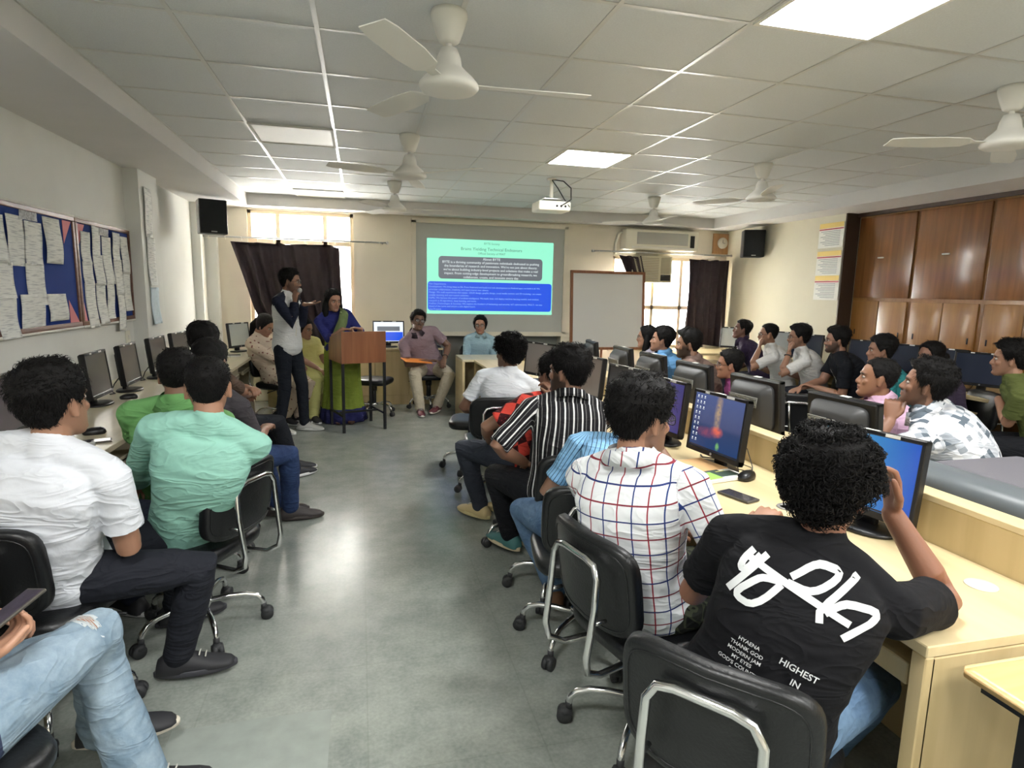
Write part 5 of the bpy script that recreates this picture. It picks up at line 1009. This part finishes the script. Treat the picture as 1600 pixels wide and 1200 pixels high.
# presenters and staff at the front
P('man', 'standing student with a microphone in a white top with navy raglan sleeves', (-.70, 6.75, 1.606), 96, (-.76, 6.78, .93), 115, hp=-4, sh=112, top=(206, 208, 208), sl2=(28, 32, 48), sleeve='long', bot=(28, 32, 40), hair='short', skin=(150, 104, 80), beard=.6, glasses=1, near=1, build=.95, sc=.98,
  rh=(-.655, 6.60, 1.40), re=(-.7, -.3, -1), rd=(.15, -.1, 1), rn=(.6, .6, 0), rcurl=1.3, lh=(-.57, 6.68, 1.375), le=(-.1, .4, -1), ld=(1, -.15, .1), ln=(0, 0, 1), lcurl=.15, lf=(-.62, 6.86, .085), rf=(-.86, 6.74, .085), lfd=(1, -.25, 0), rfd=(.8, -.6, 0), shoes=((190, 190, 186), (225, 225, 222)), foldamp=.005)
def saree(root, P_, HL, HR, KL, KR, lf, rf, Fh, Rh):
    b = MB(); rr = []; n = 72
    for z, a, d in ((P_.z + .16, .165, .13), (P_.z + .05, .19, .155), (P_.z - .1, .205, .17), (.5, .205, .18), (.25, .225, .20), (.06, .255, .235), (.015, .26, .24)):
        k = (P_.z + .16 - z) / (P_.z + .1); rr.append([V((P_.x, P_.y, z)) + Rh * ((a + .014 * k * math.sin(t_ * 14)) * math.cos(t_)) + Fh * ((d + .016 * k * math.sin(t_ * 11 + 1)) * math.sin(t_)) for t_ in [2 * PI * j / n for j in range(n)]])
    b.loft(rr); gm = fabric('lime_saree_cloth', None, (126, 142, 56)); s = b.build('saree_skirt', gm, root)
    b = MB(); rr = []
    for z, a, d in ((.17, .243, .222), (.10, .255, .234), (.012, .266, .246)):
        rr.append([V((P_.x, P_.y, z)) + Rh * ((a + .014 * math.sin(t_ * 14)) * math.cos(t_)) + Fh * ((d + .016 * math.sin(t_ * 11 + 1)) * math.sin(t_)) for t_ in [2 * PI * j / n for j in range(n)]])
    b.loft(rr); b.build('saree_border', fab((44, 46, 96)), s)
P('lady', 'woman in a lime green saree and royal blue blouse standing behind the lectern', (-.30, 7.22, 1.405), 150, (-.22, 7.30, .885), 165, hp=-10, top=(42, 46, 110), skirt=saree, female=1, longhair=2, hair='long', skin=(172, 122, 96), sleeve='half', near=1, build=1.12, sc=.92, headsc=.97,
  rh=(-.20, 7.0, 1.10), re=(-.5, .3, -1), rd=(1, -.1, 0), lh=(.0, 7.02, 1.10), le=(.5, .5, -1), ld=(-.8, -.3, .2), lf=(-.15, 7.25, .085), rf=(-.3, 7.25, .085), shoes=((90, 60, 50), (60, 40, 30)), foldamp=.004)
a = A['lady']; b = MB(); rr = []
path = [(-.14, .10, -.02), (-.10, .135, .12), (-.02, .155, .26), (.06, .150, .38), (.12, .10, .49), (.14, .02, .535), (.14, -.09, .50), (.13, -.13, .36), (.12, -.14, .1), (.12, -.15, -.15)]
Nn = a['N']; Pn = a['P']; Ls = (Nn - Pn).length / .53
for i, (x, y, z) in enumerate(path):
    c = Pn + a['Rt'] * (-x * .92) + a['Ft'] * (y * 1.08 + .02) + a['up'] * (z * Ls); w = .075 - .003 * i; w2 = a['up'] * (w * .55) + a['Rt'] * (w * .6); out = (a['Ft'] if i < 5 else -a['Ft']) * .004 + a['up'] * .003
    rr.append([c - w2, c - w2 * .3 + out * 2, c + w2 * .3 - out, c + w2, c + w2 + out, c - w2 + out])
b.loft(rr); shw_ = b.build('saree_drape', fab((112, 128, 84)), a['shirt'].parent)
mic = thing('microphone', 'silver-headed microphone in the standing student\'s hand', 'microphone', (-.62, 6.60, 1.445)); mic.rotation_euler = (.15, .25, 0)
MB().tube([(0, 0, -.10), (0, 0, .05)], [.011, .015], 14).build('handle', black, mic); MB().ell((0, 0, .075), (.024, .024, .028), 18).build('grille_head', silver, mic)
MB().tube([(0, 0, -.10), (.01, -.02, -.2), (.05, .0, -.33), (.06, .04, -.42), (.0, .08, -.5)], .003, 8).build('cable', ivory, mic)
P('floral', 'seated woman in a cream floral kurta looking down at her lap', (-1.07, 7.46, 1.10), 110, (-.93, 7.44, .53), 125, hp=-28, top='floral_cloth', bot='floral_cloth', sleeve='half', female=1, longhair=1, hair='long', skin=(176, 124, 98), near=0, build=1.15, sc=.95, rh=(-.78, 7.3, .66), lh=(-.72, 7.45, .66), lf=(-.72, 7.3, .085), rf=(-.86, 7.2, .085), foldamp=.006)
P('yellow', 'seated woman in a pale yellow outfit mostly hidden behind the standing student', (-.66, 7.72, 1.05), 120, (-.60, 7.70, .53), 150, hp=-10, top=(216, 206, 140), bot=(206, 204, 134), female=1, longhair=1, hair='long', skin=(176, 124, 98), near=0, build=1.15, sc=.95, rh=(-.5, 7.35, .62), lh=(-.36, 7.5, .62), lf=(-.42, 7.35, .085), rf=(-.56, 7.28, .085), cuff=.05)
P('mauve', 'seated man in a mauve polo and cream trousers, orange folder on lap', (.70, 7.75, 1.15), 168, (.86, 7.98, .53), 180, hp=8, hr=-8, sh=172, top=(142, 122, 130), bot=(190, 180, 160), hair='side', skin=(120, 84, 66), tache=.9, glasses=2, near=1, build=1.22, collar=(70, 60, 68),
  lk=(.5, -.6, 1), rk=(-.4, -.7, 1), lf=(.93, 7.62, .10), rf=(.70, 7.5, .09), lfd=(-.5, -.9, 0), rfd=(.05, -1, 0), rh=(.80, 7.62, .66), lh=(1.02, 7.60, .70), le=(1, 0, -.8), re=(-1, 0, -.6), shoes=((96, 44, 56), (220, 214, 206)))
fo = thing('folder', 'bright orange folder on the lap of the man in the mauve polo', 'folder', (.68, 7.62, .665), .3); fo.rotation_euler = (.12, .1, .25)
MB().bbox(-.19, .16, -.11, .10, 0, .006, .002).build('lower_cover', mat('orange_card', lin(240, 148, 66), .6), fo); MB().box(-.18, .15, -.10, .09, .006, .009).build('sheets', paper, fo); MB().bbox(-.19, .16, -.11, .10, .009, .012, .001).build('upper_cover', MATS['orange_card'], fo)
P('blue', 'woman in a pale blue kurta and spectacles sitting below the slide', (1.53, 7.9, 1.10), 196, (1.52, 7.98, .52), 180, top=(150, 178, 190), bot=(160, 186, 196), sleeve='half', female=1, longhair=3, hair='long', skin=(166, 116, 90), glasses=1, near=1, build=1.12, sc=.93, headsc=.96, rh=(1.40, 7.65, .68), lh=(1.64, 7.65, .68), collar=True, foldamp=.004)
# the middle rows behind the partition
P('w18', 'long haired woman with spectacles in pale lavender beside the whiteboard', (2.96, 5.95, 1.10), -58, (3.1, 5.9, .52), -60, top=(160, 156, 170), bot=DP, female=1, longhair=2, hair='long', glasses=1, skin=(180, 130, 102), sc=.94, headsc=.95)
P('b19', 'student in a bright blue shirt with raised chin, second in the profile row', (2.90, 5.50, 1.105), -62, (3.08, 5.5, .52), -60, hp=8, top=(104, 156, 204), bot=DP, hair='thick', skin=(176, 126, 100), collar=True, beard=.2)
P('b20', 'bearded man in a dusty brown shirt, third in the profile row', (2.76, 4.75, 1.13), -60, (2.98, 4.75, .52), -60, top=(138, 116, 108), bot=DP, hair='side', skin=(156, 110, 84), beard=.9, build=1.15, collar=True)
P('kid', 'young person with cropped hair and spectacles in a purple top behind the partition', (2.88, 4.3, 1.005), -60, (3.02, 4.25, .50), -58, top=(104, 38, 84), bot=DP, hair='short', skin=(170, 114, 86), glasses=1, sc=.86, headsc=.94)
P('d22', 'student in a dark purple striped shirt slouching by the right curtain', (4.70, 6.8, 1.13), -62, (4.95, 6.7, .50), -60, hp=12, hr=6, top=(58, 46, 70), bot=DP, hair='short', skin=(122, 82, 62), collar=True, lh=(4.4, 6.9, .66))
P('w23', 'student in white T-shirt, hand at mouth, left of the two in white', (4.43, 5.92, 1.135), -60, (4.66, 5.9, .52), -62, top=(214, 214, 212), bot=DP, hair='crop', skin=(150, 102, 76), glasses=2, lh=(4.28, 5.84, .98), le=(-.4, -.3, -1), ld=(.1, .1, 1), lcurl=1.1, rh=(4.4, 5.95, .75), near=0)
P('w24', 'student in white T-shirt wearing a dark wristwatch, hand on chin', (4.45, 5.45, 1.14), -60, (4.68, 5.42, .52), -62, top=(214, 214, 212), bot=DP, hair='thick', skin=(156, 108, 82), glasses=1, beard=.3, lh=(4.30, 5.38, .98), le=(-.4, -.3, -1), ld=(.1, .1, 1), lcurl=1.1, rh=(4.42, 5.5, .75))
P('bk25', 'bearded man with spectacles in a black printed T-shirt, right of the two in white', (4.50, 4.98, 1.145), -58, (4.76, 4.92, .52), -60, top=(24, 26, 32), bot=BK, hair='thick', skin=(168, 118, 92), glasses=1, beard=.85, build=1.2, lh=(4.35, 5.0, .68), rh=(4.3, 5.15, .66))
P('t26', 'student in a teal shirt partly hidden by the pink shirt man', (4.40, 4.35, 1.11), -55, (4.6, 4.3, .5), -55, top=(48, 128, 132), bot=DP, hair='thick', skin=(150, 102, 78))
P('pink', 'man in a pale pink collared shirt in profile behind the partition', (3.0, 2.97, 1.085), -52, (3.18, 2.9, .5), -50, hp=6, top=(214, 178, 204), bot=DP, hair='crop', skin=(158, 106, 76), collar=True, near=1)
P('wom28', 'woman with tied black hair peering over the printed shirt student', (4.64, 4.08, 1.09), -78, (4.85, 4.0, .5), -70, top=(70, 60, 80), bot=DP, female=1, hair='long', longhair=3, skin=(150, 100, 76), sc=.92, headsc=.95)
P('pr29', 'student in a white shirt with grey geometric print resting chin on fist', (2.83, 2.50, 1.12), -40, (3.1, 2.34, .52), -42, hp=10, sh=-30, top='grey_print_cloth', bot=DP, hair='thick', skin=(140, 94, 70), beard=.6, tache=.8, collar=True, near=1, build=1.12, lh=(2.66, 2.52, .93), le=(-.3, -.6, -1), ld=(.15, .1, 1), ln=(.5, .5, 0), lcurl=1.35, rh=(2.9, 2.7, .72), sleeve='elbow')
P('ol30', 'student in an olive green T-shirt with folded arms at the right edge', (4.48, 3.32, 1.15), -40, (4.72, 3.15, .52), -45, top=(92, 100, 54), bot=BK, hair='thick', skin=(170, 120, 92), beard=.25, near=1, build=1.08, lh=(4.60, 3.44, .84), rh=(4.50, 3.28, .86), ld=(.9, .3, 0), rd=(-.6, -.7, .15), le=(-.4, -.6, -1), re=(.2, -.2, -1))
def watch(W_, E_, lb, c=(30, 30, 34)):
    d = (V(W_) - V(E_)).normalized(); q = V(W_) - d * .03; b = MB(); x = d.orthogonal().normalized(); y = d.cross(x); ring = [q + (x * math.cos(a) + y * math.sin(a)) * .033 for a in [2 * PI * i / 20 for i in range(21)]]
    b.tube(ring, .006, 8); o = b.build('wristwatch', mat('watch_strap', lin(*c), .5)); tag(o, lb, 'wristwatch'); return o
watch(A['w24']['lh'], A['w24']['EL'], 'dark wristwatch on the raised wrist of the right white T-shirt student')
watch(A['P0']['rh'], A['P0']['ER'], 'black wristband on the wrist of the person in ripped jeans')
watch(A['mauve']['lh'], A['mauve']['EL'], 'pale wristwatch on the man in the mauve polo', (190, 190, 180))
ph = phone(-.86, 1.66, 40, 'dark patterned smartphone held over the ripped jeans', z=.74, scrm=mat('patterned_phone', lin(52, 44, 58), .4, vary=.5, vscale=60)); ph.rotation_euler = (.35, -.2, rz(35))
# printed lettering on the near black T-shirt
def prints():
    a = A['P12']; sh = a['shirt']; me = sh.data; bv = BVHTree.FromPolygons([v.co for v in me.vertices], [p.vertices[:] for p in me.polygons])
    up, Rt, Ft = a['up'], a['Rt'], a['Ft']; O = a['P'] + up * ((a['N'] - a['P']).length * .52)
    inkm = mat('shirt_print_ink', lin(206, 208, 208), .7)
    def proj(x, y):
        o = O + Rt * x + up * y - Ft * .6; h = bv.ray_cast(o, Ft)
        return (h[0] - Ft * .0035) if h[0] is not None else None
    def stroke(b, pts, w):
        for _ in range(1): pts = [pts[0]] + [c for p_, n_ in zip(pts, pts[1:]) for c in ((p_[0] * .78 + n_[0] * .22, p_[1] * .78 + n_[1] * .22), (p_[0] * .22 + n_[0] * .78, p_[1] * .22 + n_[1] * .78))] + [pts[-1]]
        pts = [V((p[0], p[1], 0)) for p in pts]; q = []
        for i in range(len(pts) - 1):
            n = max(2, int((pts[i + 1] - pts[i]).length / .006)); q += [pts[i].lerp(pts[i + 1], k / n) for k in range(n)]
        q.append(pts[-1]); L_, R__ = [], []
        for i in range(len(q)):
            t = (q[min(i + 1, len(q) - 1)] - q[max(i - 1, 0)]).normalized(); n = V((-t.y, t.x, 0)) * w / 2; L_.append(q[i] + n); R__.append(q[i] - n)
        vs = []; fs = []; c = 4
        for i in range(len(q)):
            for j in range(c + 1):
                p = L_[i].lerp(R__[i], j / c); pp = proj(p.x, p.y)
                if pp is None: return
                vs.append(pp)
        for i in range(len(q) - 1):
            for j in range(c): k = i * (c + 1) + j; fs.append((k, k + 1, k + c + 2, k + c + 1))
        b.add(vs, fs)
    b = MB(); w = .0155; s = .00052 * .60; T = lambda x, y: ((x - 760) * s, (300 - (y - (x - 300) * .42)) * s + .075)   # glyph sketch units
    for ln_ in ([(340, 50), (300, 130), (300, 200), (345, 215), (400, 90)], [(440, 80), (280, 370)], [(330, 110), (1090, 540)] , [(600, 270), (480, 250), (440, 265), (345, 370), (360, 420), (460, 465), (530, 420), (600, 290)], [(640, 230), (740, 145), (800, 135), (930, 185), (920, 240), (840, 310), (770, 325), (630, 270)], [(1050, 210), (880, 440), (910, 540)], [(920, 470), (980, 410), (1040, 395), (1220, 450), (1240, 500), (1075, 640)]):
        stroke(b, [T(*p) for p in ln_], w)
    b.build('logo_print', inkm, sh)
    def word(txt, size, cx, cy, rot=0, nm='lettering'):
        cu = bpy.data.curves.new('t', 'FONT'); cu.body = txt; cu.size = size; cu.align_x = 'CENTER'; cu.align_y = 'CENTER'; cu.resolution_u = 3; cu.offset = size * .012
        t = bpy.data.objects.new('tmp', cu); COL.objects.link(t); dg = bpy.context.evaluated_depsgraph_get(); dg.update(); m_ = bpy.data.meshes.new_from_object(t.evaluated_get(dg)); bpy.data.objects.remove(t)
        c_, s_ = math.cos(rot), math.sin(rot)
        for v in m_.vertices:
            x, y = v.co.x, v.co.y; p = proj(cx + x * c_ - y * s_, cy + x * s_ + y * c_)
            if p is not None: v.co = p
        m_.materials.clear(); m_.materials.append(inkm); link(nm, m_, sh)
    for k, tx in enumerate(('HYAENA', 'THANK GOD', 'MODERN JAM', 'MY EYES', "GOD'S COUNTRY", 'SIRENS', 'MELTDOWN')): word(tx, .0125, -.062, -.035 - .0155 * k)
    for k, tx in enumerate(('HIGHEST', 'IN', 'THE', 'ROOM')): word(tx, .021, .048 + .004 * k, -.035 - .03 * k, -.04)
prints()
def chest_print():
    a = A['bk25']; sh = a['shirt']; me = sh.data; bv = BVHTree.FromPolygons([v.co for v in me.vertices], [p.vertices[:] for p in me.polygons]); O = a['P'] + a['up'] * .34
    for k, tx in enumerate(('Z', 'O', 'N')):
        cu = bpy.data.curves.new('t', 'FONT'); cu.body = tx; cu.size = .07; cu.align_x = 'CENTER'; cu.align_y = 'CENTER'; cu.offset = .002; t = bpy.data.objects.new('tmp', cu); COL.objects.link(t); dg = bpy.context.evaluated_depsgraph_get(); dg.update(); m_ = bpy.data.meshes.new_from_object(t.evaluated_get(dg)); bpy.data.objects.remove(t)
        for v in m_.vertices:
            h = bv.ray_cast(O - a['Rt'] * (v.co.y - .0) + a['up'] * (.07 - .06 * k + v.co.x * -1) + a['Ft'] * .5, -a['Ft'])
            if h[0] is not None: v.co = h[0] + a['Ft'] * .002
        m_.materials.clear(); m_.materials.append(MATS['shirt_print_ink']); link('lettering', m_, sh)
chest_print()
# ---------------------------------------------------------------- chairs under them
chair(.91, 1.19, 51, 'black chair with chrome back tube under the curly haired student'); chair(.96, 1.80, 76, 'black chair with chrome back tube under the checked shirt student')
chair(.94, 2.40, 10, 'black chair under the light blue pinstriped shirt student'); chair(1.0, 2.86, 0, 'black chair under the black striped shirt student'); chair(1.0, 3.52, -30, 'black chair under the red patchwork shirt student')
chair(.97, 4.40, 4, 'black chair under the plain white T-shirt student in the near right row'); chair(.95, 5.12, -75, 'empty black chair with its seat showing beyond the plain white T-shirt student')
chair(-1.12, 2.36, 14, 'black chair under the near left white T-shirt student'); chair(-.73, 2.84, -62, 'black chair with chrome back tube under the mint top student'); chair(-.92, 3.32, -70, 'black chair under the green polo student')
chair(-.9, 3.82, 50, 'black chair under the blue jeans student of the left row'); chair(-1.04, 4.78, 52, 'black chair under the folded arms student of the left row'); chair(-1.0, 1.52, 40, 'black chair under the person in ripped jeans')
chair(.86, 8.0, 180, 'black chair under the man in the mauve polo'); chair(1.52, 8.0, 180, 'black chair under the woman in pale blue'); chair(-.93, 7.46, 125, 'black chair under the floral kurta woman'); chair(-.60, 7.72, 150, 'black chair under the pale yellow outfit woman')
st = chair(.14, 7.62, 200, 'black padded stool on a chrome base behind the lectern', group=None)
for c_ in list(st.children):
    if c_.name.startswith(('backrest', 'back_frame')): bpy.data.objects.remove(c_)
st.name = 'office_stool'; st['category'] = 'stool'
for k_, lb in (('w18', 'black chair under the woman in lavender'), ('b19', 'black chair under the bright blue shirt student'), ('b20', 'black chair under the bearded man in dusty brown'), ('kid', 'black chair under the young person in purple'), ('d22', 'black chair under the dark purple shirt student'), ('w23', 'black chair under the left white T-shirt student by the right wall'), ('w24', 'black chair under the right white T-shirt student by the right wall'),
               ('bk25', 'black chair under the bearded man in the black printed T-shirt'), ('t26', 'black chair under the teal shirt student'), ('pink', 'black chair under the pale pink shirt man'), ('wom28', 'black chair under the woman with tied hair'), ('pr29', 'black chair under the grey print shirt student'), ('ol30', 'black chair under the olive T-shirt student')):
    a = A[k_]; h = math.degrees(math.atan2(a['Ft'].x, a['Ft'].y)); chair(a['P'].x, a['P'].y, h, lb)
chair(3.45, 4.25, 30, 'empty black chair beyond the partition, left of the black T-shirt man'); chair(3.35, 3.55, -70, 'empty black chair with its seat showing between two monitor backs')
def ripped():
    a = A['P0']; tr = [c for c in a['shirt'].parent.children if c.name.startswith('trousers')][0]; me = tr.data; bv = BVHTree.FromPolygons([v.co for v in me.vertices], [p.vertices[:] for p in me.polygons])
    K, Hh = a['KR'], a['P']; ax = (K - Hh).normalized(); o0 = K - ax * .035 + V((0, 0, .3)); sd = ax.cross(Z_).normalized(); dn = -Z_
    def pr(x, y, off): h = bv.ray_cast(o0 + sd * x + ax * y, dn); return h[0] + h[1] * off
    def patch(rx, ry, off, seed, nm, m_):
        n = 26; vs = [pr(0, 0, off)]; fs = []
        for r_ in (.35, .7, 1.0):
            for j in range(n): t_ = 2 * PI * j / n; k = r_ * (1 + .18 * math.sin(5 * t_ + seed) * r_ + .1 * math.sin(11 * t_)); vs.append(pr(rx * k * math.cos(t_), ry * k * math.sin(t_), off))
        for j in range(n): fs.append((0, 1 + j, 1 + (j + 1) % n))
        for r_ in range(2):
            for j in range(n): q = 1 + r_ * n; fs.append((q + j, q + (j + 1) % n, q + n + (j + 1) % n, q + n + j))
        b = MB(); b.add(vs, fs); return b.build(nm, m_, tr)
    patch(.066, .024, .0012, 1, 'torn_edge', mat('frayed_threads', lin(214, 222, 226), .9, bump=.8, bscale=500)); patch(.052, .014, .0022, 2, 'skin_gap', mat('knee_skin', lin(172, 124, 98), .6))
    b = MB(); rr = random.Random(8)
    for k in range(7): y = -.014 + .0045 * k; b.tube([pr(-.058 + .116 * i / 8, y + rr.uniform(-.002, .002), .003) for i in range(9)], .0009, 5)
    b.build('loose_threads', MATS['frayed_threads'], tr)
ripped()
